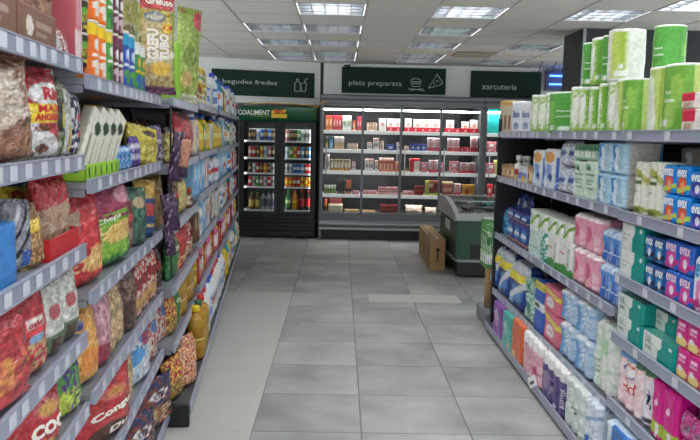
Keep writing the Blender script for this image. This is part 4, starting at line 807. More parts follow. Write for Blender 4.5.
KG('grefu', 'snack_bag', 'snack bag', .2, .08, .46, '#c3ae78', [(R_, 0, .84, 1, 1, '#c43232'), (R_, 0, .72, 1, .84, '#b9a43c'), (E_, .35, .76, .3, .05, '#6f7a84'), (E_, .35, .76, .24, .03, '#c9c3b0'), (E_, .72, .66, .2, .06, '#f0c22e'), (R_, .86, 0, 1, .84, '#8fae3a'), (R_, .0, .0, 1, .08, '#6a3a5a'), ('n', 8, '#a8854a', .08, .3), (E_, .5, .25, .3, .07, '#e8b92e'), ('d', .28, .34, .1, '#e6dcc4')], stand=0, lump=.008, nz=34,
   texts=[('Grefuso', .1, .88, .9, .95, 'f2e6df', .04), ('GREFU', .1, .34, .42, .64, 'f4ede6', .05, 0, .002, True), ('TUBO', .44, .34, .74, .6, 'f4ede6', .05, 0, .002, True), ('1.9', .58, .64, .86, .68, 'c8302c', .04)])
KG('ygbag', 'yellow_green_bag', 'snack bag', .2, .08, .26, '#a9a832', [('n', 6, '#c4c452', 0, 1), (R_, .15, .4, .8, .62, '#d9d8b4'), (E_, .5, .5, .25, .08, '#8a7a3a')], stand=0)
KB('lime_box', 'lime_display_box', 'display box', .16, .2, .3, '#8fc92e', [(R_, 0, 0, 1, .02, '#7ab526')], CARD, nv=6)
KG('green_tall', 'green_red_snack_bag', 'snack bag', .22, .1, .44, '#8fa53c', [('n', 5, '#a9ba58', .1, .8), (E_, .85, .88, .3, .1, '#c4343a'), (R_, 0, 0, 1, .1, '#d8d4b4'), (E_, .5, .5, .3, .12, '#7c9030'), (E_, .4, .25, .25, .08, '#c9a85a')], stand=0, nz=28)
me, sf = prism('jar', .075, .075, .13, .036, ('#6a4a34', [(R_, 0, .2, 1, .62, '#c9bfa8'), (E_, .5, .42, .35, .12, '#8a3c30'), (R_, 0, .8, 1, 1, '#a02f34')]), GLOSSY, nv=14, prof=lambda t: (1 if t < .7 else .88, 1 if t < .7 else .88))
kind('jar', 'spread_jar', 'jar', me, (.075, .075, .13))
me, sf = prism('jar', .075, .075, .13, .036, ('#c9a838', [(R_, 0, .2, 1, .62, '#e0dcc0'), (E_, .5, .42, .35, .12, '#4a8a3c'), (R_, 0, .8, 1, 1, '#d8c23a')]), GLOSSY, nv=14, prof=lambda t: (1 if t < .7 else .88, 1 if t < .7 else .88))
kind('jar_y', 'yellow_jar', 'jar', me, (.075, .075, .13))
KG('popbag', 'brown_popcorn_bag', 'snack bag', .3, .14, .3, '#8f6450', [(E_, .5, .6, .35, .28, '#b3a291'), ('n', 9, '#c9bcae', .38, .85), (R_, 0, 0, 1, .25, '#9a6a52')], lump=.02, nx=20, nz=26)
KG('maxi', 'snack_bag', 'snack bag', .2, .09, .3, '#dedcdc', [('d', .55, 1.3, -.4, '#b52834'), (E_, .62, .72, .4, .12, '#e4e2e2'), (R_, 0, .42, 1, .62, '#f0cf26'), (E_, .45, .36, .16, .035, '#7a4a34'), (E_, .45, .14, .14, .05, '#7a4a34'), (E_, .85, .26, .08, .06, '#7a4a34'), (R_, 0, 0, 1, .03, '#b8b4b0')], stand=.25, nx=24, nz=32, lump=.01,
   texts=[('MAXI', .36, .53, .96, .61, 'c2282c', .02), ('AHORRO', .28, .44, .98, .515, 'c2282c', .05), ('Ris', .5, .66, .9, .8, 'b02830', .04)])
KG('maxi2', 'snack_bag', 'snack bag', .26, .1, .22, '#27408f', [(R_, 0, .45, 1, .86, '#f0cf26'), (E_, .82, .55, .3, .22, '#f4dc3a'), ('n', 6, '#c9ced8', 0, .35)], stand=.3, nx=22, nz=24, texts=[('AXI', .02, .68, .42, .82, 'c2282c', .05), ('ORRO', .02, .5, .5, .64, 'c2282c', .05), ('2', .66, .55, .9, .82, 'c2282c', .05)])
KG('redbag', 'dark_red_bag', 'snack bag', .2, .1, .28, '#8e1f2c', [('n', 5, '#a32c38', 0, 1), (R_, .2, .5, .8, .6, '#7a1824')])
KG('thin_g', 'green_black_packet', 'snack packet', .12, .05, .26, '#5f6f4a', [(R_, 0, .35, 1, .75, '#2a2c28'), (R_, .3, .4, .7, .7, '#c9b93c'), ('n', 7, '#a9b39c', 0, .35)], stand=0)
KG('thin_w', 'white_packet', 'snack packet', .12, .06, .26, '#cfd0ce', [(R_, .3, .1, .7, .45, '#c9bb6a'), ('n', 6, '#8f9a8a', .5, 1)], stand=0)
KG('navy_p', 'navy_red_packet', 'snack packet', .12, .06, .26, '#2a3054', [('n', 7, '#d8d4d6', 0, 1), (E_, .5, .6, .3, .07, '#b8303c'), (E_, .5, .35, .3, .07, '#b8303c')], stand=0)
KG('pur_red', 'purple_yellow_bag', 'snack bag', .16, .08, .22, '#a52d4a', [(R_, 0, .5, .6, .8, '#5a2f6a'), (R_, .3, .45, .8, .62, '#e2b53a'), (E_, .5, .2, .4, .14, '#e6d6c8'), ('n', 8, '#c43c48', 0, .5)])
def lime_tray(n, L0):
    m = MB(); m.box(-L0/2, L0/2, -.1, -.095, 0, .055); m.box(-L0/2, L0/2, .095, .1, 0, .055); m.box(-L0/2, -L0/2+.004, -.1, .1, 0, .055); m.box(L0/2-.004, L0/2, -.1, .1, 0, .055); m.box(-L0/2, L0/2, -.1, .1, 0, .004)
    me = m.me('lime_tray', solid('93c62c', .5)); pm = MB()
    for i in range(n):
        x = -L0/2+L0*(i+.5)/n; k = 10; c = [(x+.016*cos(2*pi*q/k), -.1006, .028+.02*sin(2*pi*q/k)) for q in range(k)]; nn = len(pm.v); pm.v += c; pm.f.append(tuple(nn+q for q in range(k)))
    return me, pm.me('printed_mark', solid('2c4a22'))
m_ = MB(); m_.box(-.3, .3, -.11, -.105, 0, .08); m_.box(-.3, .3, .105, .11, 0, .08); m_.box(-.3, -.295, -.105, .105, 0, .08); m_.box(.295, .3, -.105, .105, 0, .08); m_.box(-.295, .295, -.105, .105, 0, .004)
kind('redtray', 'red_display_tray', 'display tray', m_.me('red_tray', solid('c42a30')), (.6, .22, .08))
me, pm = lime_tray(6, .8); kind('ltray', 'lime_display_tray', 'display tray', me, (.8, .2, .055), [('printed_mark', pm)])
KG('wgpack', 'white_green_pack', 'snack packet', .13, .06, .2, '#d4d2c6', [(E_, .6, .75, .25, .1, '#3a4a38'), (R_, .2, .3, .35, .6, '#9aa08c'), (R_, .6, .3, .7, .6, '#aab09a'), (R_, 0, 0, 1, .12, '#7a8a4a')], stand=0)
KB('wgbox', 'white_green_pack', 'snack pack', .12, .05, .24, '#d6d3c6', [(E_, .6, .75, .25, .1, '#3a4a38'), (R_, .2, .2, .35, .6, '#8a9078'), (R_, .6, .2, .7, .6, '#9aa08a'), (R_, 0, 0, 1, .1, '#7a8a4a'), ('s', '#c9c6b4')], GLOSSY, r=.01)
KB('tin_o', 'orange_tin', 'tin', .16, .1, .12, '#d98a2c', [(R_, 0, .75, 1, 1, '#c9b22e'), (E_, .5, .4, .4, .2, '#c8461e')], GLOSSY, r=.048)
KG('blue_p', 'blue_packet', 'snack packet', .06, .05, .1, '#2f7fc4', [('n', 9, '#9ac4e4', 0, 1)], nx=8, nz=8)
KG('pur_s', 'violet_striped_packet', 'snack packet', .08, .05, .14, '#5a3a9a', [(R_, 0, .3, 1, .45, '#c9c3d8'), (R_, 0, .6, 1, .75, '#c9c3d8')], nx=8, nz=12)
KG('yel', 'yellow_bag', 'snack bag', .17, .08, .2, '#d3c22e', [(E_, .5, .45, .3, .2, '#bfae3c'), ('n', 7, '#e6dc7a', 0, .5), (E_, .6, .82, .25, .08, '#57401e')])
KG('pur_w', 'purple_white_bag', 'snack bag', .12, .08, .22, '#6c4a96', [('n', 5, '#c9c2cc', 0, 1)])
KG('redtall', 'glossy_red_bag', 'crisp bag', .3, .14, .3, '#b81f2c', [('n', 5, '#cc3138', .2, 1), (E_, .7, .2, .3, .18, '#e08a3a'), (E_, .7, .2, .18, .1, '#e8c48a'), (R_, 0, 0, .2, .2, '#5aa03a')], nx=20, nz=24, lump=.02)
KB('bluebox', 'blue_carton', 'carton', .26, .16, .18, '#2f7fc9', [('n', 5, '#2a72ba', 0, 1), ('t', '#2f7fc9')], CARD, r=.02)
KG('seedbag', 'striped_grey_bag', 'snack bag', .14, .08, .22, '#8c8f98', [('d', .0, .1, .8, '#24272c'), ('d', .3, .38, .8, '#24272c'), ('d', .5, .6, .8, '#c8ccd2'), (R_, .4, .1, .9, .3, '#3a5fb0')])
KG('nutbag', 'nut_bag', 'nut bag', .12, .07, .2, '#8a6238', [('n', 10, '#c49a62', .1, .75), (R_, .1, .62, .9, .8, '#d8b62e'), (R_, 0, 0, 1, .08, '#e0c42e')])
0 and KB('redtray', 'red_display_tray', 'display tray', .6, .22, .08, '#c42a30', [('t', '#7a1a20')], CARD, nu=6, nv=4)
KG('pipabag', 'brown_seed_bag', 'seed bag', .16, .1, .25, '#ab8a70', [(R_, 0, .66, 1, 1, '#c02c34'), (E_, .75, .72, .2, .09, '#d8484e'), (E_, .75, .72, .15, .065, '#e6dcd4'), ('n', 5, '#b99a80', 0, .66), ('d', .58, .7, .15, '#c02c34')], texts=[('TRI', .64, .69, .86, .75, 'b02830', .04)])
KG('redcrisp', 'red_crisp_bag', 'crisp bag', .22, .1, .3, '#c4242e', [('n', 5, '#d4323a', .5, 1), (E_, .6, .3, .36, .15, '#e2a452'), ('n', 12, '#edcf8a', .2, .42), (E_, .3, .4, .14, .05, '#a81c28')], nz=28)
KG('chipsg', 'green_magenta_crisp_bag', 'crisp bag', .26, .12, .36, '#7cb82c', [(R_, 0, .68, 1, 1, '#9e2350'), (E_, .85, .84, .22, .1, '#d88c9c'), (R_, .0, .0, 1, .16, '#3f8f34'), (E_, .66, .42, .34, .13, '#dcae4a'), ('n', 12, '#f0d184', .3, .54), ('d', .66, .7, -.1, '#8a1c44'), ('n', 4, '#8fc63c', .14, .3)], nx=24, nz=34, texts=[('Cheps', .2, .55, .66, .63, 'e6ecd8', .02, .03)])
KG('dkred', 'maroon_packet', 'snack packet', .1, .08, .28, '#7c3438', [(R_, .1, .5, .9, .62, '#c9423c'), (E_, .5, .3, .4, .1, '#a98a7a'), (R_, 0, .8, 1, 1, '#8c8488')])
KG('dkgr', 'dark_green_bag', 'snack bag', .12, .08, .24, '#2f5a48', [('n', 5, '#4a7a62', 0, 1), (E_, .5, .75, .3, .1, '#b9a27a')])
KG('blgold', 'blue_gold_bag', 'snack bag', .12, .08, .26, '#24467f', [(R_, 0, .7, 1, 1, '#c9a24a'), (E_, .5, .5, .3, .12, '#c43c3c'), (R_, .2, .2, .8, .26, '#d8c27a')])
KG('gold', 'golden_bag', 'snack bag', .12, .09, .26, '#8a6a30', [('n', 5, '#b08c44', 0, 1)])
KG('candyred', 'red_candy_bag', 'snack bag', .3, .15, .26, '#a8202a', [('n', 5, '#c03038', 0, 1), (R_, .25, .25, .75, .6, '#d88a3a'), ('n', 8, '#c4603a', .25, .6)], lump=.03, nx=20)
KG('pistbag', 'red_white_nut_bag', 'nut bag', .22, .1, .26, '#b8242e', [(E_, .5, .6, .3, .12, '#d8323a'), (R_, .35, .58, .75, .68, '#e8e2dc'), (E_, .55, .46, .2, .05, '#7fb0d8'), ('n', 10, '#c9a878', 0, .42)], texts=[('oski', .38, .59, .7, .66, 'a82028', .03)])
KG('slvgr', 'silver_green_bag', 'snack bag', .13, .09, .26, '#c3c4bc', [(R_, .0, 0, 1, .3, '#5f7a5a'), ('n', 6, '#dcdcd6', .3, 1), (R_, .3, .1, .7, .25, '#5a4438'), (E_, .5, .6, .2, .1, '#b0545a')])
KG('corn', 'orange_corn_bag', 'snack bag', .24, .12, .26, '#e39a3c', [('n', 8, '#eeb662', 0, 1), (E_, .5, .35, .3, .15, '#e58a2c'), (E_, .3, .82, .12, .06, '#3a4a9a'), (R_, 0, 0, 1, .08, '#c9b89a')], lump=.02)
KG('pinkb', 'pink_bag', 'snack bag', .14, .08, .22, '#b8808c', [('n', 6, '#d4aab0', .4, 1), (R_, 0, 0, 1, .35, '#9a2c4a')])
KG('cashew', 'pale_nut_bag', 'nut bag', .16, .1, .22, '#b89468', [('n', 9, '#dcc293', 0, 1), (R_, .2, .6, .8, .75, '#9a8a6a')], lump=.02)
KG('choc', 'dark_brown_nut_bag', 'nut bag', .2, .1, .28, '#5c4238', [('n', 7, '#84655a', .0, 1), (E_, .5, .35, .35, .2, '#4a332c')], lump=.025)
KG('wred', 'white_red_crisp_bag', 'crisp bag', .18, .09, .26, '#b8443f', [('n', 6, '#dcd0c4', 0, 1), (R_, .2, .55, .85, .75, '#8f2430'), (E_, .5, .3, .3, .12, '#c89a58')])
KG('coc', 'cocktail_snack_bag', 'snack bag', .26, .14, .26, '#b81c26', [('n', 5, '#c92a32', .5, 1), (E_, .62, .68, .26, .14, '#d4646a'), (E_, .62, .66, .18, .1, '#d9a04a'), ('n', 9, '#d8a85a', .0, .25)], nx=22, texts=[('COC', .3, .3, .9, .5, 'f0e8e0', .06)])
KG('gummy', 'green_purple_sweet_bag', 'sweet bag', .2, .1, .24, '#4f9a3c', [('n', 7, '#5a2f86', 0, 1), (E_, .3, .3, .25, .15, '#a9cf3a'), ('n', 13, '#d8d24a', 0, .5), (R_, 0, 0, 1, .08, '#b9a6a0')])
KG('congui', 'red_peanut_bag', 'sweet bag', .28, .14, .34, '#bb1a24', [('n', 4, '#cf2a32', 0, 1), (E_, .6, .72, .22, .09, '#d86a5a'), (E_, .6, .72, .14, .05, '#c98a3a'), (E_, .5, .2, .3, .12, '#5a3426'), (E_, .3, .88, .14, .05, '#d9a23a')], nx=24, nz=28, lump=.02, texts=[('Congui', .2, .38, .95, .52, 'f2ece4', .05, .06), ('Du', .5, .14, .8, .24, 'f2ece4', .04, .03)])
KG('blwh', 'blue_white_sweet_bag', 'sweet bag', .26, .1, .28, '#b9cfe0', [('d', .2, .5, .6, '#3f8fd0'), ('n', 7, '#e6e4e6', 0, 1), (E_, .8, .75, .15, .12, '#a8346a'), (E_, .4, .55, .3, .14, '#4a9ad8')], lump=.02)
KG('whred', 'white_red_sweet_bag', 'sweet bag', .2, .1, .26, '#d4c6b8', [('n', 7, '#b83a42', 0, 1), (E_, .7, .7, .2, .12, '#5a78b0')], lump=.02)
KG('otbag', 'navy_brown_bag', 'snack bag', .26, .1, .24, '#27325f', [('n', 5, '#b8503a', 0, .5), (E_, .5, .35, .35, .15, '#9a6a44'), (E_, .55, .7, .26, .1, '#e6e0dc'), ('n', 8, '#d8b68a', 0, .45), ('n', 6, '#7a3a30', .5, 1)], texts=[('OT', .42, .65, .68, .75, '27325f', .03)])
KG('orcandy', 'orange_red_sweet_bag', 'sweet bag', .2, .1, .2, '#cf6a2a', [('n', 8, '#c42f34', 0, 1), ('n', 14, '#ecd8b0', 0, 1)], lump=.02)
KG('redpat', 'red_yellow_sweet_bag', 'sweet bag', .2, .1, .22, '#b3262e', [('n', 9, '#e8c23a', 0, 1), ('n', 15, '#4a8a3a', 0, .5)], lump=.02)
KG('chipgr', 'dark_green_crisp_bag', 'crisp bag', .2, .1, .24, '#2f7a3a', [(E_, .65, .3, .3, .16, '#d8a250'), ('n', 5, '#3f9048', .4, 1), (R_, .5, .8, 1, 1, '#7fb04a')], texts=[('Chips', .15, .6, .7, .74, 'dfe6d4', .02, .03)])
KG('gourd', 'pale_yellow_bag', 'snack bag', .22, .12, .24, '#b8a24a', [(E_, .5, .4, .4, .35, '#c9b45e'), ('n', 8, '#d8cb8a', .2, .8), (R_, 0, .85, 1, 1, '#4a3a34')], lump=.02)
KG('darkp', 'brown_foil_bag', 'snack bag', .14, .08, .24, '#3f2c2a', [('n', 6, '#7a5a44', 0, 1), (R_, .2, .5, .8, .7, '#b53a34')])
me, _ = bag('strip_pack', .13, .035, .2, ('#3a1f42', [('d', .1, .16, .9, '#b9a6b8'), ('d', .5, .56, .9, '#b9a6b8'), ('n', 6, '#52305a', 0, 1)]), stand=0, nx=12, nz=16); kind('hang', 'hanging_packet', 'hanging packet', me, (.13, .035, .2))
me, _ = bag('strip_pack', .13, .035, .2, ('#c98066', [(R_, 0, 0, 1, .3, '#3a1f42'), ('n', 7, '#d89a80', .3, 1)]), stand=0, nx=12, nz=16); kind('hang_s', 'hanging_packet', 'hanging packet', me, (.13, .035, .2))
# --- household and drinks
def bottle(key, name, cat, w, h, body, lab, cap, capc, lab2=None, sq=1, neck=.3, kids=()):
    r = w/2
    me = lathe(name, [(r*.85, 0, body), (r, h*.03, body), (r, h*.15, body), (r, h*.18, lab), (r, h*.35, lab2 or lab), (r, h*.5, lab), (r, h*.58, body), (r*.95, h*.66, body), (r*.6, h*.8, body), (r*neck, h*.86, body), (r*neck, h*.9, body)], GLOSSY, 14, sy=sq)
    c = lathe('cap', [(r*neck*1.25, h*.89), (r*neck*1.3, h*.9), (r*neck*1.3, h*.98), (r*neck*1.05, h)], solid(capc), 12, sy=1)
    kind(key, name, cat, me, (w, w*sq, h), [('cap', c)]+list(kids))
bottle('bl_red', 'bleach_bottle', 'bottle', .11, .3, '#dcdcd6', '#c9c6c0', .02, 'c22c30', '#8fa0c0'); bottle('bl_blue', 'detergent_bottle', 'bottle', .12, .3, '#e0e4ea', '#6a86d0', .02, '2f46b4', '#d8dce6')
bottle('yl_blue', 'detergent_bottle', 'bottle', .13, .3, '#e0bf2c', '#d8a82a', .02, '24489c', '#e6d87a'); bottle('bl_bot', 'detergent_bottle', 'bottle', .11, .3, '#3a7fd0', '#dbe6f2', .02, 'e6e9ee', '#e07a3a')
bottle('pink_bot', 'softener_bottle', 'bottle', .11, .28, '#d86a9a', '#ead8e2', .02, 'f0f0f0'); bottle('grn_bot', 'dish_soap_bottle', 'bottle', .08, .26, '#3f9a5c', '#dfe8d8', .02, 'e8e8e0'); bottle('teal_bot', 'cleaner_bottle', 'bottle', .09, .28, '#2f9aa8', '#e6ecea', .02, '234a8c')
bottle('wht_bot', 'cleaner_bottle', 'bottle', .09, .28, '#dfe2e4', '#c6d0da', .02, '3a62c4', '#c43c44'); bottle('oil', 'oil_bottle', 'bottle', .085, .28, '#b08f2c', '#c9b25a', .02, 'd8b62a', '#8f7a34')
me = lathe('oil_jug', [(.06, 0, '#8a6420'), (.075, .015, '#9a7224'), (.075, .06, '#a87c28'), (.072, .07, '#8a6420'), (.075, .08, '#b08a34'), (.075, .14, '#d8c48a'), (.072, .15, '#8a6420'), (.075, .16, '#a87c28'), (.075, .22, '#b08a34'), (.074, .265, '#b08a34'), (.064, .29, '#a87c28'), (.03, .312, '#a87c28'), (.025, .33, '#c9b060')], GLOSSY, 16)
cp = lathe('cap', [(.033, .325), (.035, .33), (.035, .355), (.03, .36)], solid('e6c61e'), 14); hd = MB().tube([(.026, 0, .32), (.055, 0, .325), (.07, 0, .30), (.072, 0, .26), (.068, 0, .24)], .008, 6).me('handle', mat('oil_jug_plastic', 'b59a4a', .3), True)
kind('jug_y', 'oil_jug', 'oil jug', me, (.15, .15, .36), [('cap', cp), ('handle', hd)])
kind('jug_g', 'oil_jug', 'oil jug', me, (.15, .15, .36), [('cap', lathe('cap', [(.033, .325), (.035, .33), (.035, .355), (.03, .36)], solid('2c5a3a'), 14)), ('handle', hd)]); kind('jug_r', 'oil_jug', 'oil jug', me, (.15, .15, .36), [('cap', lathe('cap', [(.033, .325), (.035, .33), (.035, .355), (.03, .36)], solid('c4302c'), 14)), ('handle', hd)])
def sbox(key, name, c, c2, c3): KB(key, name, 'carton', .12, .1, .2, c, [(R_, .1, .5, .9, .75, c2), (E_, .5, .3, .3, .15, c3)], GLOSSY, nu=6, nv=8, er=.002)
sbox('bx_c', 'cream_blue_carton', '#dfdcc8', '#4a8fd0', '#5aa04a'); sbox('bx_b', 'light_blue_carton', '#8fc0e4', '#e6eef4', '#2f6fc0'); sbox('bx_r', 'red_carton', '#b8343a', '#e6dcd0', '#d8a83a'); sbox('bx_g', 'green_carton', '#6a9a4a', '#e0e4d0', '#c43c34'); sbox('bx_w', 'white_carton', '#d8d8d4', '#c4464a', '#4a6ab0'); sbox('bx_n', 'brown_carton', '#6a4a34', '#c9b48a', '#a83a2c')
KG('fardark', 'brown_foil_bag', 'snack bag', .14, .08, .2, '#4a3428', [('n', 6, '#9a7a4a', 0, 1)], nx=8, nz=10)

# ---------------------------------------------------------------- snack row, close bay
random.seed(21)
A1 = .60; z = dk(1.845); W_ = 'top shelf of close snack bay'
item('L', 'tray', -45, 17, z, A1, h=.11, desc='brown tray of bread packs', where=W_); item('L', 'tray', 19, 57, z, A1, h=.105, desc='brown tray with pale round mark', where=W_)
for k, (xa, xb) in enumerate(((-30, -2), (0, 18), (22, 40), (40, 56))): item('L', 'brown_bag', xa, xb, z+.062, A1, h=.27, desc='brown bag rising from the tray', where=W_, dep=.05, roll=(-8, 6, -5, 8)[k], dsc=.9)
item('L', 'silver_bag', 58.5, 72, z, A1, h=.1, desc='flat red and silver bag', where=W_, pitch=-15)
item('L', 'pinkbox', 73, 82, z, A1, h=.33, desc='pink and white carton', where=W_, dep=.0)
for lv, ds in ((0, 'lower'), (1, 'middle'), (2, 'upper')): item('L', 'cup', 83.5, 92.5, z+lv*.112, A1, h=.11, desc=ds+' black and green noodle cup', where=W_)
W_ = 'top shelf of second snack bay'; z = dk(1.81); A2 = .585
for lv, ds in ((0, 'lower'), (1, 'upper')):
    zz = z+lv*.2
    run('L', 'can_o', [95, 102, 109.5], zz, A2, h=.198, desc=ds+' orange crisp tube', where=W_); item('L', 'can_g', 110.5, 115.5, zz, A2, h=.198, desc=ds+' green and yellow crisp tube', where=W_); run('L', 'can_p', [116.5, 121, 125.5], zz, A2, h=.198, desc=ds+' dark purple crisp tube', where=W_)
run('L', 'can_b', [126.5, 132, 137.5], z, A2, h=.235, desc='blue and green crisp tube', where=W_); run('L', 'can_w', [138.5, 143, 147.5, 151.5], z, A2, h=.22, desc='white-topped green crisp tube', where=W_)
run('L', 'ygbag', [110, 124, 139, 151], z+.10, A2, h=.42, desc='yellow-green bag rising behind the tubes', where=W_, dep=.11)
place('L', 'grefu', 3.8, z, A2, .19, .48, 'tall yellow snack bag with red top', W_, dep=-.075, dsc=.8, twist=-52)
place('L', 'lime_box', 4.62, z-.0, .55, .12, .34, 'plain lime green display box', 'top shelf of third snack bay', dep=-.01, dsc=.5)
place('L', 'green_tall', 4.98, z, .60, .17, .6, 'tall green bag with red corner', 'top shelf of third snack bay', roll=4, dep=-.09, twist=-55, dsc=.8)
item('L', 'ygbag', 160, 169, z+.1, A2, h=.34, desc='yellow-green bag behind tall snack bag', where=W_, dep=.13)
# second level
z = dk(1.545); W_ = 'second shelf of close snack bay'
item('L', 'popbag', -40, 30, z, A1, h=.27, desc='large brown popcorn bag', where=W_, dsc=.8)
item('L', 'redbag', 8, 36, z, A1, h=.27, desc='dark red bag behind', where=W_, dep=.16)
item('L', 'maxi', 35, 60, z, A1, h=.265, desc='red and white bag with yellow band', where=W_)
item('L', 'thin_g', 61, 67, z, A1, h=.24, desc='thin green and black packet', where=W_); item('L', 'thin_w', 67, 74, z, A1, h=.225, desc='thin whitish packet', where=W_); item('L', 'navy_p', 74.5, 82, z, A1, h=.22, desc='navy packet with white print', where=W_)
z = dk(1.465); W_ = 'second shelf of second snack bay'
item('L', 'pur_red', 87.5, 99, z+.06, A2, h=.17, desc='purple bag with yellow lettering patch', where=W_, dep=.03)
item('L', 'ltray', 86, 119, z, A2, h=.055, desc='lime green tray', where=W_)
for k, s_ in enumerate((2.62, 2.75, 2.88, 3.01)): place('L', 'wgbox', s_, z+.02, A2, .09, .25, 'leaning white and green pack', W_, dep=.03, roll=33, twist=-14)
item('L', 'tin_o', 98, 112, z+.16, A2, h=.13, desc='orange tin on the stock behind', where=W_, dep=.25); item('L', 'bx_n', 97, 113, z, A2, h=.16, desc='dark box carrying the orange tin', where=W_, dep=.25)
run('L', 'blue_p', [121, 125, 129, 134], z, A2, h=.1, desc='small blue packet', where=W_); run('L', 'pur_s', [134.5, 138.5, 142], z, A2, h=.14, desc='violet striped packet', where=W_)
run('L', 'wgpack', [121, 128, 135], z, A2, h=.2, desc='green and white pack behind', where=W_, dep=.1, roll=10)
item('L', 'yel', 142.5, 154, z, A2, h=.19, desc='yellow bag', where=W_, roll=6); item('L', 'pur_w', 154.5, 162, z, A2, h=.19, desc='purple and white bag', where=W_)
run('L', 'fardark', [140, 149, 158], z, A2, h=.23, desc='brown bag at the back', where=W_, dep=.14)
# third level
z = dk(1.26); W_ = 'third shelf of close snack bay'
item('L', 'bluebox', -50, 20, z, A1, h=.15, desc='plain blue carton', where=W_)
item('L', 'maxi2', -30, 28, z, A1, h=.24, desc='navy bag with yellow price band', where=W_, dep=.17)
item('L', 'seedbag', 19, 34, z, A1, h=.19, desc='grey bag with dark stripes', where=W_, dep=.02)
item('L', 'nutbag', 36, 48, z, A1, h=.17, desc='small brown nut bag', where=W_, roll=-8)
item('L', 'redtray', 50, 86, z, A1, h=.065, desc='low red tray', where=W_)
run('L', 'pipabag', [51.5, 62, 73, 84], z+.006, A1, h=.225, desc='red-topped brown seed bag', where=W_, dep=.015, dsc=.9)
z = dk(1.10); W_ = 'third shelf of second snack bay'
item('L', 'redcrisp', 88, 104, z, A2, h=.31, desc='red bag of fluffy crisps', where=W_); item('L', 'chipsg', 104.5, 127.5, z, A2, h=.33, desc='lime and magenta crisp bag', where=W_)
item('L', 'dkred', 128, 136, z, A2, h=.29, desc='maroon packet', where=W_); item('L', 'dkgr', 136.5, 145, z, A2, h=.27, desc='dark green bag', where=W_); item('L', 'blgold', 145.5, 153.5, z, A2, h=.29, desc='blue bag with golden top', where=W_); item('L', 'gold', 154, 163, z, A2, h=.3, desc='golden brown bag', where=W_)
# fourth level
z = dk(.97); W_ = 'fourth shelf of close snack bay'
item('L', 'candyred', -60, 24, z, A1, h=.22, desc='large red snack bag', where=W_, dsc=.7); item('L', 'pistbag', 26, 50, z, A1, h=.24, desc='red nut bag with white word', where=W_)
run('L', 'slvgr', [52, 67, 85], z, A1, h=.23, desc='silver and green bag', where=W_)
z = dk(.76); W_ = 'fourth shelf of second snack bay'
item('L', 'corn', 88, 102, z, A2, h=.27, desc='orange toasted corn bag', where=W_); item('L', 'pinkb', 102.5, 111, z, A2, h=.27, desc='pink bag', where=W_); run('L', 'cashew', [111.5, 118, 125], z, A2, h=.25, desc='pale nut bag', where=W_)
item('L', 'choc', 125.5, 136, z, A2, h=.27, desc='dark brown nut bag', where=W_); run('L', 'wred', [136.5, 143, 149.5, 156], z, A2, h=.26, desc='white and red crisp bag', where=W_); item('L', 'darkp', 156.5, 163, z, A2, h=.25, desc='dark foil bag', where=W_)
# fifth level
z = dk(.73); W_ = 'fifth shelf of close snack bay'
item('L', 'coc', 28, 62, z, A1, h=.2, desc='red cocktail snack bag', where=W_); item('L', 'gummy', 63, 86, z, A1, h=.21, desc='green and purple sweet bag', where=W_)
z = dk(.445); W_ = 'fifth shelf of second snack bay'
item('L', 'congui', 96, 125, z, A2, h=.26, desc='red peanut sweet bag', where=W_); item('L', 'cashew', 125.5, 133, z, A2, h=.26, desc='pale nut bag', where=W_); item('L', 'blwh', 133.5, 148, z, A2, h=.27, desc='blue and white sweet bag', where=W_); run('L', 'whred', [148.5, 157, 166], z, A2, h=.26, desc='white and red sweet bag', where=W_)
z = dk(.11); W_ = 'base deck of second snack bay'
item('L', 'otbag', 133, 150, z, .55, h=.25, desc='red-brown bag', where=W_); item('L', 'otbag', 150.5, 166, z, .55, h=.25, desc='navy bag with white letters', where=W_)
# third bay
W_ = 'second shelf of third snack bay'; z = dk(1.45); A3 = .53
item('L', 'gourd', 175.5, 181, z, A3, h=.2, desc='pale yellow and green bag', where=W_)
item('L', 'redtall', 184, 197.5, z, A3, h=.3, desc='glossy red crisp bag', where=W_)
W_ = 'third shelf of third snack bay'; z = dk(1.115)
item('L', 'darkp', 175.5, 181, z, A3, h=.25, desc='brown foil bag', where=W_); item('L', 'gourd', 181.5, 190, z, A3, h=.24, desc='pale yellow bag', where=W_); run('L', 'jar', [190.5, 193.5, 197], z, A3, h=.13, desc='small red-lidded jar', where=W_)
W_ = 'fourth shelf of third snack bay'; z = dk(.78)
item('L', 'chipgr', 175, 182, z, A3, h=.25, desc='green crisp bag', where=W_); item('L', 'redcrisp', 182.5, 190, z, A3, h=.28, desc='red crisp bag', where=W_, roll=-10); run('L', 'wred', [190.5, 194, 197], z, A3, h=.25, desc='white and red bag', where=W_)
W_ = 'fifth shelf of third snack bay'; z = dk(.46)
item('L', 'chipgr', 178.5, 182.5, z, A3, h=.24, desc='green crisp bag', where=W_); item('L', 'redpat', 174.5, 178, z, A3, h=.24, desc='red and yellow sweet bag', where=W_); run('L', 'jug_y', [183, 190, 197], z, A3, h=.26, desc='yellow oil jug', where=W_)
W_ = 'base deck of third snack bay'; z = dk(.12); AB = .443
for s, dp, q in ((4.22, .05, 'redpat'), (4.44, .0, 'orcandy'), (4.68, .03, 'orcandy')): place('L', q, s, z, AB, .21, .24, ('red and yellow sweet bag', 'orange sweet bag')[q == 'orcandy'], W_, dep=dp, roll=random.uniform(-8, 8), twist=-20)
for k, q in enumerate(('jug_y', 'jug_g', 'jug_r')): place('L', q, 4.98+k*.17, z, AB, .135, .36, 'large oil jug with '+('yellow cap', 'dark green cap', 'red cap')[k], W_, dep=-.018, dsc=.82)
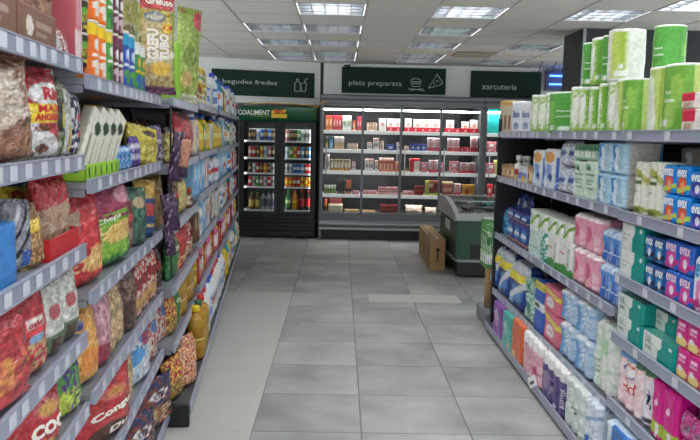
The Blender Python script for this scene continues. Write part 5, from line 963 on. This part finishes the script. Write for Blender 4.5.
# household bays: each shelf gets its own sequence of goods
def fill(s0, s1, z, a, seq, where, hmul=1, dep=.0, maxh=None):
    s = s0; k = 0
    while True:
        key, ds, w, h = seq[k % len(seq)]; n = random.choice((1, 2, 2, 3))
        for _ in range(n):
            if s+w > s1: return
            place('L', key, s+w/2, z, a, w-.006, min(h*hmul*random.uniform(.96, 1.04), maxh or 9), ds, where, dep=dep+random.uniform(0, .015)); s += w
        k += 1; s += random.uniform(0, .02)
J = [('jar', 'red-lidded jar', .08, .13), ('jar_y', 'yellow jar', .08, .14)]
HB = [('bl_blue', 'white bottle with blue cap', .12, .3), ('wht_bot', 'white cleaner bottle', .095, .28), ('yl_blue', 'yellow bottle with blue cap', .13, .28), ('pink_bot', 'pink softener bottle', .11, .27), ('teal_bot', 'teal cleaner bottle', .09, .28), ('bl_bot', 'blue bottle with pale label', .11, .29), ('bl_red', 'white bleach bottle with red cap', .11, .29), ('grn_bot', 'green dish soap bottle', .085, .26)]
BX = [('bx_b', 'light blue carton', .13, .26), ('bx_w', 'white carton with red band', .12, .24), ('bx_c', 'cream carton with blue band', .12, .22), ('bx_r', 'red carton', .12, .2), ('bx_g', 'green carton', .11, .2)]
bays = [('third snack bay', 4.1, 5.4, .53, L_3), ('fourth snack bay', 5.43, 7.13, .52, L_4), ('fifth snack bay', 7.17, 8.88, .50, L_4), ('last snack bay', 8.92, 10.66, .49, L_4)]
UP = [(k_, 'upper '+d_, w_, h_) for k_, d_, w_, h_ in J]
for bi, (bn, b0, b1, a_, lv) in enumerate(bays):
    random.seed(40+bi)
    w = lambda l: f'{l} of {bn}'
    st = [s_at('L', x, a_+.03, zz) for x, zz in ((176, 1.95), (196.5, 1.5), (197.5, 1.2), (197.5, .8), (197.5, .5))] if bi == 0 else [b0]*5
    zs = [dk(q) for q in lv]
    if bi == 0: pass
    elif bi == 1:
        fill(b0, 6.3, zs[0], a_, J, w('top shelf'), 1.05); fill(b0, 6.3, zs[0]+.15, a_, UP, w('top shelf')); fill(6.32, b1, zs[0], a_, [('jar_y', 'tall yellow jar', .1, .25), HB[0], BX[2]], w('top shelf'))
    else: fill(b0, b1, zs[0], a_, [HB[0], HB[1], HB[5], HB[4], BX[3], HB[2]] if bi == 2 else [HB[1], BX[1], HB[7], HB[0]], w('top shelf'), 1.2)
    if bi == 0: continue
    sq = [[HB[2], HB[5], HB[2], BX[0], HB[5]], [HB[7], BX[3], HB[1], BX[2], HB[2]], [BX[0], HB[5], BX[0], HB[1], BX[1]]]
    mid = [[BX[0], HB[5], BX[0], BX[1], HB[5], HB[1]], [HB[1], BX[0], HB[4], HB[3], BX[0]], [HB[5], BX[1], HB[1], BX[3]]]
    fill(b0, b1, zs[1], a_, ([BX[2], HB[5], HB[2], BX[4], HB[2]] if bi == 1 else sq[bi-2]), w('second shelf'), 1.05)
    fill(b0, b1, zs[2], a_, mid[bi-1], w('third shelf'), 1.05)
    fill(b0, b1, zs[3], a_, ([('bx_n', 'brown carton', .1, .2), HB[6], BX[0], BX[1]] if bi == 1 else random.sample(HB+BX, 6)), w('fourth shelf'), 1.05)
    fill(b0, b1, zs[4], a_, ([('oil', 'slim oil bottle', .088, .27), BX[3], HB[3]] if bi == 1 else [HB[3], HB[2], BX[3], HB[3], HB[1]]), w('fifth shelf'), 1.0)
    sq_ = [HB[6], HB[0], HB[1], HB[6]] if bi == 1 else [HB[0], HB[2], HB[4], HB[1], HB[2]]
    fill(b0+(.05 if bi == 1 else 0), b1, dk(.12), AB, [(k_, d_, w_*1.2, h_) for k_, d_, w_, h_ in sq_], w('base deck'), 1.2)
# clip strip with hanging packets at the end of the second bay
e = obj('clip_strip', None, None, pt('L', 4.1, .545, 0), TH); tag(e, 'dark plastic clip strip hanging between second and third snack bays', 'clip strip')
MB().box(-.004, .004, -.015, .015, .84, 1.75).build('strip', DARK, e); MB().tube([(0, 0, 1.75), (-.02, 0, 1.8), (-.03, 0, 1.79)], .004, 6).build('hook', CHROME, e)
def hang(key, ds, s, a, z, roll, w, h):
    base = pt('L', s, a, z); M = Matrix.Translation(base) @ Matrix.Rotation(pi/2+TH-rad(62), 4, 'Z') @ Matrix.Rotation(rad(roll), 4, 'Y')
    put(key, M, ds, 'the clip strip between snack bays', -z, None, (w/.13, 1, h/.2))
for key, ds, s, a, z, roll, w, h in (('hang', 'topmost purple hanging packet', 4.05, .525, 1.36, 8, .07, .26), ('hang_s', 'salmon hanging packet', 4.06, .485, 1.38, 8, .06, .2), ('hang', 'middle purple hanging packet', 4.06, .53, 1.09, -8, .09, .2), ('hang', 'lower purple hanging packet', 4.05, .54, .96, -6, .06, .14)): hang(key, ds, s, a, z, roll, w, h)

# ---------------------------------------------------------------- goods in the drinks cooler
def smallcan(key, c, c2, top='#b8bbbe'):
    me = lathe('drink_can', [(.026, 0, c), (.032, .01, c), (.032, .05, c), (.032, .052, c2), (.032, .09, c2), (.032, .1, c), (.032, .14, c), (.026, .15, top), (.026, .155, top)], GLOSSY, 12); kind(key, 'drink_can', 'drink can', me, (.066, .066, .155))
CANS = {'c_red': ('#b8232c', '#d8d0c8', 'red can'), 'c_blue': ('#2a5fb4', '#cdd6e2', 'blue can'), 'c_gry': ('#a8aca8', '#5a6a52', 'silver-green can'), 'c_grn': ('#4f9a4a', '#dfe6c8', 'green can'), 'c_dk': ('#3a342f', '#a88a5a', 'dark can'), 'c_or': ('#d8742a', '#e8c23a', 'orange can'), 'c_yel': ('#d8b62e', '#c43c2c', 'yellow can'), 'c_sil': ('#c6cace', '#8f9ab0', 'silver can'), 'c_pnk': ('#b06a72', '#dcd4cc', 'pink can'), 'c_lbl': ('#4aa0d8', '#e0e8ee', 'light blue can')}
for k, v in CANS.items(): smallcan(k, v[0], v[1])
rows = [(['c_dk', 'c_dk', 'c_sil', 'c_blue', 'c_dk', 'c_blue', 'c_dk'], ['c_pnk', 'c_dk', 'c_dk', 'c_grn', 'c_sil', 'c_gry', 'c_sil']), (['c_pnk', 'c_red', 'c_dk', 'c_yel', 'c_sil', 'c_pnk', 'c_dk'], ['c_sil', 'c_grn', 'c_yel', 'c_red', 'c_lbl', 'c_dk', 'c_lbl']),
        (['c_dk', 'c_sil', 'c_red', 'c_dk', 'c_or', 'c_dk', 'c_gry'], ['c_gry', 'c_sil', 'c_blue', 'c_blue', 'c_lbl', 'c_red', 'c_red']), (['c_red', 'c_gry', 'c_grn', 'c_pnk', 'c_sil', 'c_red', 'c_gry'], ['c_or', 'c_or', 'c_red', 'c_red', 'c_yel', 'c_or', 'c_yel'])]
cl = ['top shelf', 'second shelf', 'third shelf', 'fourth shelf']
for q, (zz, (ra, rb)) in enumerate(zip(CSH, rows)):
    hh = (.175, .17, .145, .15)[q]
    for x0, x1, rr, dn in ((-1.41, -1.005, ra, 'first'), (-.845, -.435, rb, 'second')):
        for i, c in enumerate(rr):
            x = x0+(x1-x0)*(i+.5)/len(rr)
            for dp in (0, .09): put(c, Matrix.Translation((x, CYF+.13+dp, zz)), (CANS[c][2] if not dp else CANS[c][2]+' in second row'), f'{cl[q]} behind {dn} cooler door', x, None, (.86, .86, hh/.155))
bottle('soda_g', 'soda_bottle', 'soda bottle', .09, .31, '#3f6a44', '#4f9a4a', .02, '3f8a3c', '#cfe0a0'); bottle('soda_o', 'soda_bottle', 'soda bottle', .09, .31, '#d88a2a', '#d8742a', .02, 'd8662a', '#e8c23a'); bottle('cola', 'soda_bottle', 'soda bottle', .09, .31, '#2a1c1a', '#b8232c', .02, 'c42c34'); bottle('milk', 'soda_bottle', 'soda bottle', .085, .28, '#8f9296', '#5a6270', .02, '2f3a4a'); bottle('brw', 'soda_bottle', 'soda bottle', .085, .26, '#6a4a34', '#b8a85a', .02, '8a8a4a')
for x, k, ds in ((-1.36, 'brw', 'brown bottle'), (-1.27, 'brw', 'brown bottle'), (-1.18, 'milk', 'grey bottle'), (-1.1, 'milk', 'grey bottle'), (-1.03, 'milk', 'grey bottle'), (-.79, 'soda_g', 'green soda bottle'), (-.69, 'soda_o', 'orange soda bottle'), (-.585, 'cola', 'cola bottle with red label'), (-.48, 'cola', 'cola bottle with red label')):
    put(k, Matrix.Translation((x, CYF+.14, .43)), ds, 'bottom cooler shelf', x, None, (1, 1, 1))

# ---------------------------------------------------------------- goods in the chilled cabinet
def fk(key, name, cat, w, d, h, base, prims=(), **k): KB(key, name, cat, w, d, h, base, prims, GLOSSY, nu=6, nv=8, er=.002, **k)
fk('p_or', 'orange_pouch', 'food pouch', .09, .06, .2, '#d07a3a', [(E_, .5, .5, .35, .2, '#e6b89a'), (R_, 0, .8, 1, 1, '#a83a2c')]); fk('p_red', 'red_pouch', 'food pouch', .09, .06, .2, '#b83440', [(E_, .5, .5, .3, .2, '#e0b4b0')]); fk('p_wg', 'white_green_carton', 'food carton', .08, .07, .22, '#dfe3da', [(R_, .2, .3, .8, .7, '#8a9a80'), (E_, .5, .8, .3, .1, '#c9cfc0')])
fk('cup_s', 'small_food_cup', 'food cup', .08, .08, .11, '#dcc9b8', [(R_, 0, .8, 1, 1, '#c9a08a'), (E_, .5, .4, .3, .2, '#b07a5a')], r=.038); fk('w_red', 'white_red_pack', 'food pack', .13, .07, .2, '#e2dcda', [(E_, .5, .55, .3, .14, '#c98a7a'), (R_, .15, .75, .85, .85, '#8f98a8')]); fk('rtray', 'red_shelf_tray', 'display tray', .13, .1, .06, '#c8323e', [(E_, .5, .5, .14, .2, '#e8dcdc')])
fk('b_yel', 'yellow_food_bottle', 'food bottle', .07, .06, .2, '#d8a63a', [(R_, 0, .6, 1, 1, '#5a4a3a'), (E_, .5, .3, .3, .2, '#e6dcc0')], r=.028); fk('b_blu', 'blue_food_bottle', 'food bottle', .09, .06, .2, '#4a9ad0', [(R_, 0, .8, 1, 1, '#24282e'), (E_, .5, .4, .3, .2, '#e0e8ee')]); fk('p_pale', 'pale_pack', 'food pack', .12, .07, .2, '#e0cfc6', [(R_, 0, 0, 1, .5, '#dcb88a')])
fk('p_blue', 'flat_blue_pack', 'food pack', .12, .1, .08, '#3a4a98', [(R_, .2, .3, .8, .7, '#c9ccdc')]); fk('p_meat', 'red_white_meat_pack', 'meat pack', .16, .06, .19, '#dcc8c8', [(R_, 0, 0, 1, .3, '#c23a48'), (E_, .5, .55, .35, .2, '#c98a90'), (R_, .2, .8, .8, .9, '#b83a48')]); fk('p_pink', 'pink_meat_pack', 'meat pack', .15, .06, .17, '#cf8a92', [('n', 6, '#b8505c', 0, 1), (R_, .2, .6, .8, .85, '#e8dcdc')])
fk('yog', 'yogurt_bottle', 'yogurt bottle', .07, .07, .16, '#dccb9a', [(R_, 0, 0, 1, .3, '#d8962e'), (R_, 0, .3, 1, .6, '#e6e2d8'), (R_, 0, .8, 1, 1, '#7a6a5a')], r=.032); fk('orp', 'orange_red_carton', 'food carton', .09, .06, .22, '#e0805a', [(R_, 0, .72, 1, .84, '#c4302c'), (R_, 0, .84, 1, 1, '#e8d0c0'), (E_, .5, .35, .3, .2, '#efc8a8')]); fk('orp2', 'deep_orange_pack', 'food pack', .12, .06, .18, '#d8552c', [('n', 6, '#e8965a', 0, 1)])
fk('wbx', 'white_food_box', 'food box', .1, .08, .18, '#e4ddd8', [(R_, .1, .3, .9, .5, '#a88a88'), (R_, 0, .8, 1, 1, '#d8a8a0')]); fk('rbx', 'red_white_food_box', 'food box', .14, .06, .22, '#e0d4c8', [(R_, 0, 0, .35, 1, '#c42c34'), (R_, .35, .8, 1, 1, '#c42c34')]); fk('jr', 'green_jar', 'jar', .07, .07, .12, '#b4c48a', [(R_, 0, .7, 1, 1, '#e0e0d8'), (R_, 0, .1, 1, .5, '#7fa04a')], r=.033); fk('dkb', 'dark_food_bottle', 'food bottle', .06, .06, .24, '#2c2c34', [(R_, 0, .1, 1, .5, '#5a4a4a')], r=.028)
fk('orb', 'orange_food_bottle', 'food bottle', .06, .06, .24, '#d87a2c', [(R_, 0, .8, 1, 1, '#b83a2c'), (R_, 0, .2, 1, .4, '#3a2a2a')], r=.028); fk('pkt', 'pink_food_tray', 'food tray', .17, .12, .05, '#cc7a82', [(R_, 0, .6, 1, 1, '#e0b8b8')]); fk('gbr', 'green_brown_pack', 'meat pack', .24, .06, .22, '#8a4a40', [(R_, 0, 0, .2, 1, '#b8bd6a'), (R_, 0, 0, 1, .2, '#b8bd6a'), (R_, .6, .4, .95, .8, '#6a2c30'), (R_, .3, .6, .55, .85, '#c9b09a')]); fk('saus', 'red_sausage_pack', 'meat pack', .26, .06, .22, '#b05a58', [(R_, 0, .75, 1, 1, '#c9b88a'), (R_, .1, .3, .9, .5, '#d8a8a0'), (R_, .1, .1, .9, .2, '#8a2c34')])
fk('orh', 'amber_ham_pack', 'meat pack', .2, .06, .18, '#d09040', [('n', 5, '#e2b068', 0, 1), (R_, .3, .2, .6, .7, '#b05a3a')]); fk('bge', 'beige_food_box', 'food box', .32, .2, .11, '#cdc3a8', [(R_, 0, 0, 1, .3, '#b8ae94')]); fk('brw2', 'flat_brown_pack', 'food pack', .3, .2, .035, '#c49a6c', [('n', 7, '#d8b890', 0, 1)]); fk('dr', 'dark_red_box', 'food box', .26, .16, .14, '#7a2c2a', [(R_, 0, .4, 1, .5, '#a8524a')])
KG('sack', 'lumpy_food_bag', 'food bag', .36, .2, .14, '#d8c098', [('n', 6, '#cf7a80', 0, 1), ('n', 10, '#e8e0d0', 0, 1)], lump=.03)
fk('teal_x', 'teal_food_carton', 'food carton', .2, .1, .34, '#2fa8a4', [(R_, 0, 0, .15, 1, '#d8e0dc')])
FY = DY+.14
def shelfrow(z, lst, where, Y=FY):
    for key, ds, xs, h, *dp in lst:
        for i in range(len(xs)-1):
            x0 = wxz(xs[i], 150, Y+.03)[0]; x1 = wxz(xs[i+1], 150, Y+.03)[0]; d = K[key][3]; w_ = x1-x0-.006
            put(key, Matrix.Translation(((x0+x1)/2, Y+(dp[0] if dp else 0)+d[1]/2, z)), ds, where, x0, None, (w_/d[0], 1, h/d[2]))
def seq(a, b, n): return [a+(b-a)*i/n for i in range(n+1)]
w = 'top shelf of chilled cabinet'; z = DSH[0]
shelfrow(z, [('p_or', 'orange pouch', seq(325, 332, 2), .23), ('p_red', 'red pouch', seq(332.5, 341, 3), .23), ('p_wg', 'white and green carton', seq(342, 351, 2), .23), ('p_or', 'small orange pouch', [352, 355], .16), ('p_red', 'red pouch', seq(356.5, 361, 2), .22), ('cup_s', 'small beige cup', seq(366, 377, 4), .13),
   ('w_red', 'white pack without tray', [378, 385.5], .2)], w)
xs = seq(386.5, 401, 2)
shelfrow(z, [('rtray', 'red tray', seq(386.5, 401, 2), .075), ('rtray', 'red tray', seq(404, 440, 5), .075), ('rtray', 'red tray', seq(444, 477, 4), .075)], w)
shelfrow(z, [('w_red', 'white pack in red tray', seq(386.5, 401, 2), .2, .105), ('w_red', 'white pack in red tray', [404.5, 411.5], .21, .105), ('w_red', 'white pack in red tray', seq(413, 440, 3), .2, .105), ('w_red', 'white pack in red tray', [446, 454], .2, .105), ('w_red', 'smaller white pack in red tray', [461.5, 469], .18, .105), ('w_red', 'white pack in red tray', [470, 478], .21, .105)], w)
w = 'second shelf of chilled cabinet'; z = DSH[1]
shelfrow(z, [('b_yel', 'yellow bottle', [325, 328], .2), ('b_blu', 'blue bottle', [329, 333], .2), ('p_pale', 'pale pack', seq(334, 344, 2), .2), ('cup_s', 'pale pink cup', seq(347, 358, 3), .1), ('wbx', 'white box', [367, 372], .12), ('wbx', 'taller white box', [373, 379], .19), ('cup_s', 'cream cup', [379.5, 384], .15), ('p_blue', 'blue and red flat pack', [386, 395], .1), ('wbx', 'white box with print', [396.5, 400], .13),
   ('cup_s', 'small cup', [404, 409], .08), ('p_blue', 'flat navy pack', seq(410, 426, 3), .11), ('p_meat', 'white and red meat pack', seq(427, 440, 2), .21), ('p_meat', 'white and red meat pack', seq(447, 459, 2), .21), ('rtray', 'low red pack', seq(459.5, 469.5, 2), .08), ('p_meat', 'red meat pack', [470, 477.5], .24)], w)
w = 'third shelf of chilled cabinet'; z = DSH[2]
shelfrow(z, [('b_yel', 'yellow bottle', [324.5, 327], .2), ('wbx', 'white box', [327.5, 330], .25), ('yog', 'yogurt bottle', seq(330.5, 351, 6), .18), ('wbx', 'white box', [352, 356], .15), ('wbx', 'pinkish white box', seq(365, 374, 2), .2), ('wbx', 'white box beside orange packs', [375, 378.5], .18), ('orp', 'orange and red carton', seq(379, 394, 4), .22), ('orp2', 'deep orange pack', [394.5, 400.5], .17),
   ('b_yel', 'low yellow tub', [403.5, 409], .07), ('rbx', 'red and white box', [410, 420], .22), ('p_pink', 'pink meat pack', [420.5, 428], .16), ('p_meat', 'white and red meat pack', [429, 438.5], .2), ('p_pink', 'pink meat pack', [439, 444], .16), ('p_pink', 'pink meat pack', seq(450, 459, 1), .19), ('p_meat', 'white and red meat pack', seq(460, 476, 2), .17)], w)
w = 'fourth shelf of chilled cabinet'; z = DSH[3]
shelfrow(z, [('jr', 'green jar', seq(324.5, 337, 4), .14), ('dkb', 'dark bottle', seq(338, 346, 3), .24), ('orb', 'orange bottle', seq(346.5, 352, 2), .22), ('pkt', 'orange-pink tray', [353, 360], .06), ('pkt', 'pink tray', seq(364, 378, 2), .07)], w)
for lv in range(3): shelfrow(z+lv*.042, [('pkt', ('lowest', 'middle', 'top')[lv]+' tray of the pink stack', seq(379, 400, 3), .04)], w)
shelfrow(z, [('pkt', 'small pink tray', seq(404, 415, 2), .07), ('dr', 'dark red box', [416, 425], .15), ('gbr', 'brown pack with green border', [426, 440], .24), ('saus', 'red sausage pack', [443, 454], .23), ('p_meat', 'white and red meat pack', [455, 462], .2), ('orh', 'amber ham pack', [463, 476], .19)], w)
w = 'bottom well of chilled cabinet'; z = .406
shelfrow(z, [('orb', 'orange bottle', [325, 328], .2), ('bge', 'beige box', [329, 344], .12), ('brw2', 'flat brown pack', [346, 360], .04), ('brw2', 'flat brown pack', [364, 377], .03), ('dr', 'dark red box', [382, 400], .13), ('sack', 'lumpy pale bag', [407, 425], .13), ('sack', 'reddish lumpy bag', [427, 439], .1)], w)
shelfrow(z, [('dr', 'dark red box behind', [330, 343], .2, .22), ('p_red', 'red pouch behind', seq(445, 475, 4), .15, .1)], w)
for q, z in enumerate(DSH):
    w = f'{ORD[q]} shelf of second chilled cabinet'
    for k, key in enumerate((('teal_x',), ('p_pink', 'p_red', 'p_meat'), ('p_pink', 'gbr'), ('p_red', 'p_meat', 'p_pink'))[q]): put(key, Matrix.Translation((2.33+k*.17, FY+.06, z)), K[key][0].replace('_', ' '), w, k, None, (1, 1, 1 if key != 'teal_x' else 1.1))
for k in range(3): put('p_pink', Matrix.Translation((2.34+k*.17, FY+.06, .406)), 'pink meat pack', 'bottom of second chilled cabinet', k)

# ---------------------------------------------------------------- beyond the end of the paper-goods row
e = obj('end_display', None, None, (1.27, 6.28, 0)); tag(e, 'low grey end display beyond the paper goods shelving', 'end display')
MB().box(0, .5, 0, .42, 0, .13, .01).build('plinth', SHELF, e); MB().box(.04, .46, .01, .02, .13, 1.3).build('back_panel', DARK, e); MB().tube([(.1, .02, .95), (.1, .38, .95)], .008).build('hook', CHROME, e)
KG('greenp', 'hanging_green_packet', 'hanging packet', .1, .04, .4, '#5f9a5a', [(R_, .1, .1, .9, .3, '#dfe6da'), ('n', 7, '#c9d8c4', .3, .8), (E_, .5, .6, .3, .1, '#2f7a44')], stand=0)
for k in range(3): put('greenp', Matrix.Translation((1.3, 6.36+k*.1, .5)) @ Matrix.Rotation(-pi/2+.9, 4, 'Z'), ('green', 'pale green', 'green')[k]+' packet hanging', 'the end display hook', k)
tb = lathe('cardboard_tube', [(.035, .131), (.035, .48), (.028, .481)], CB, 14); tag(obj('cardboard_tube', tb, None, (1.33, 6.5, 0)), 'pale brown cardboard tube standing at the end of the shelving', 'cardboard tube')
finish_labels()
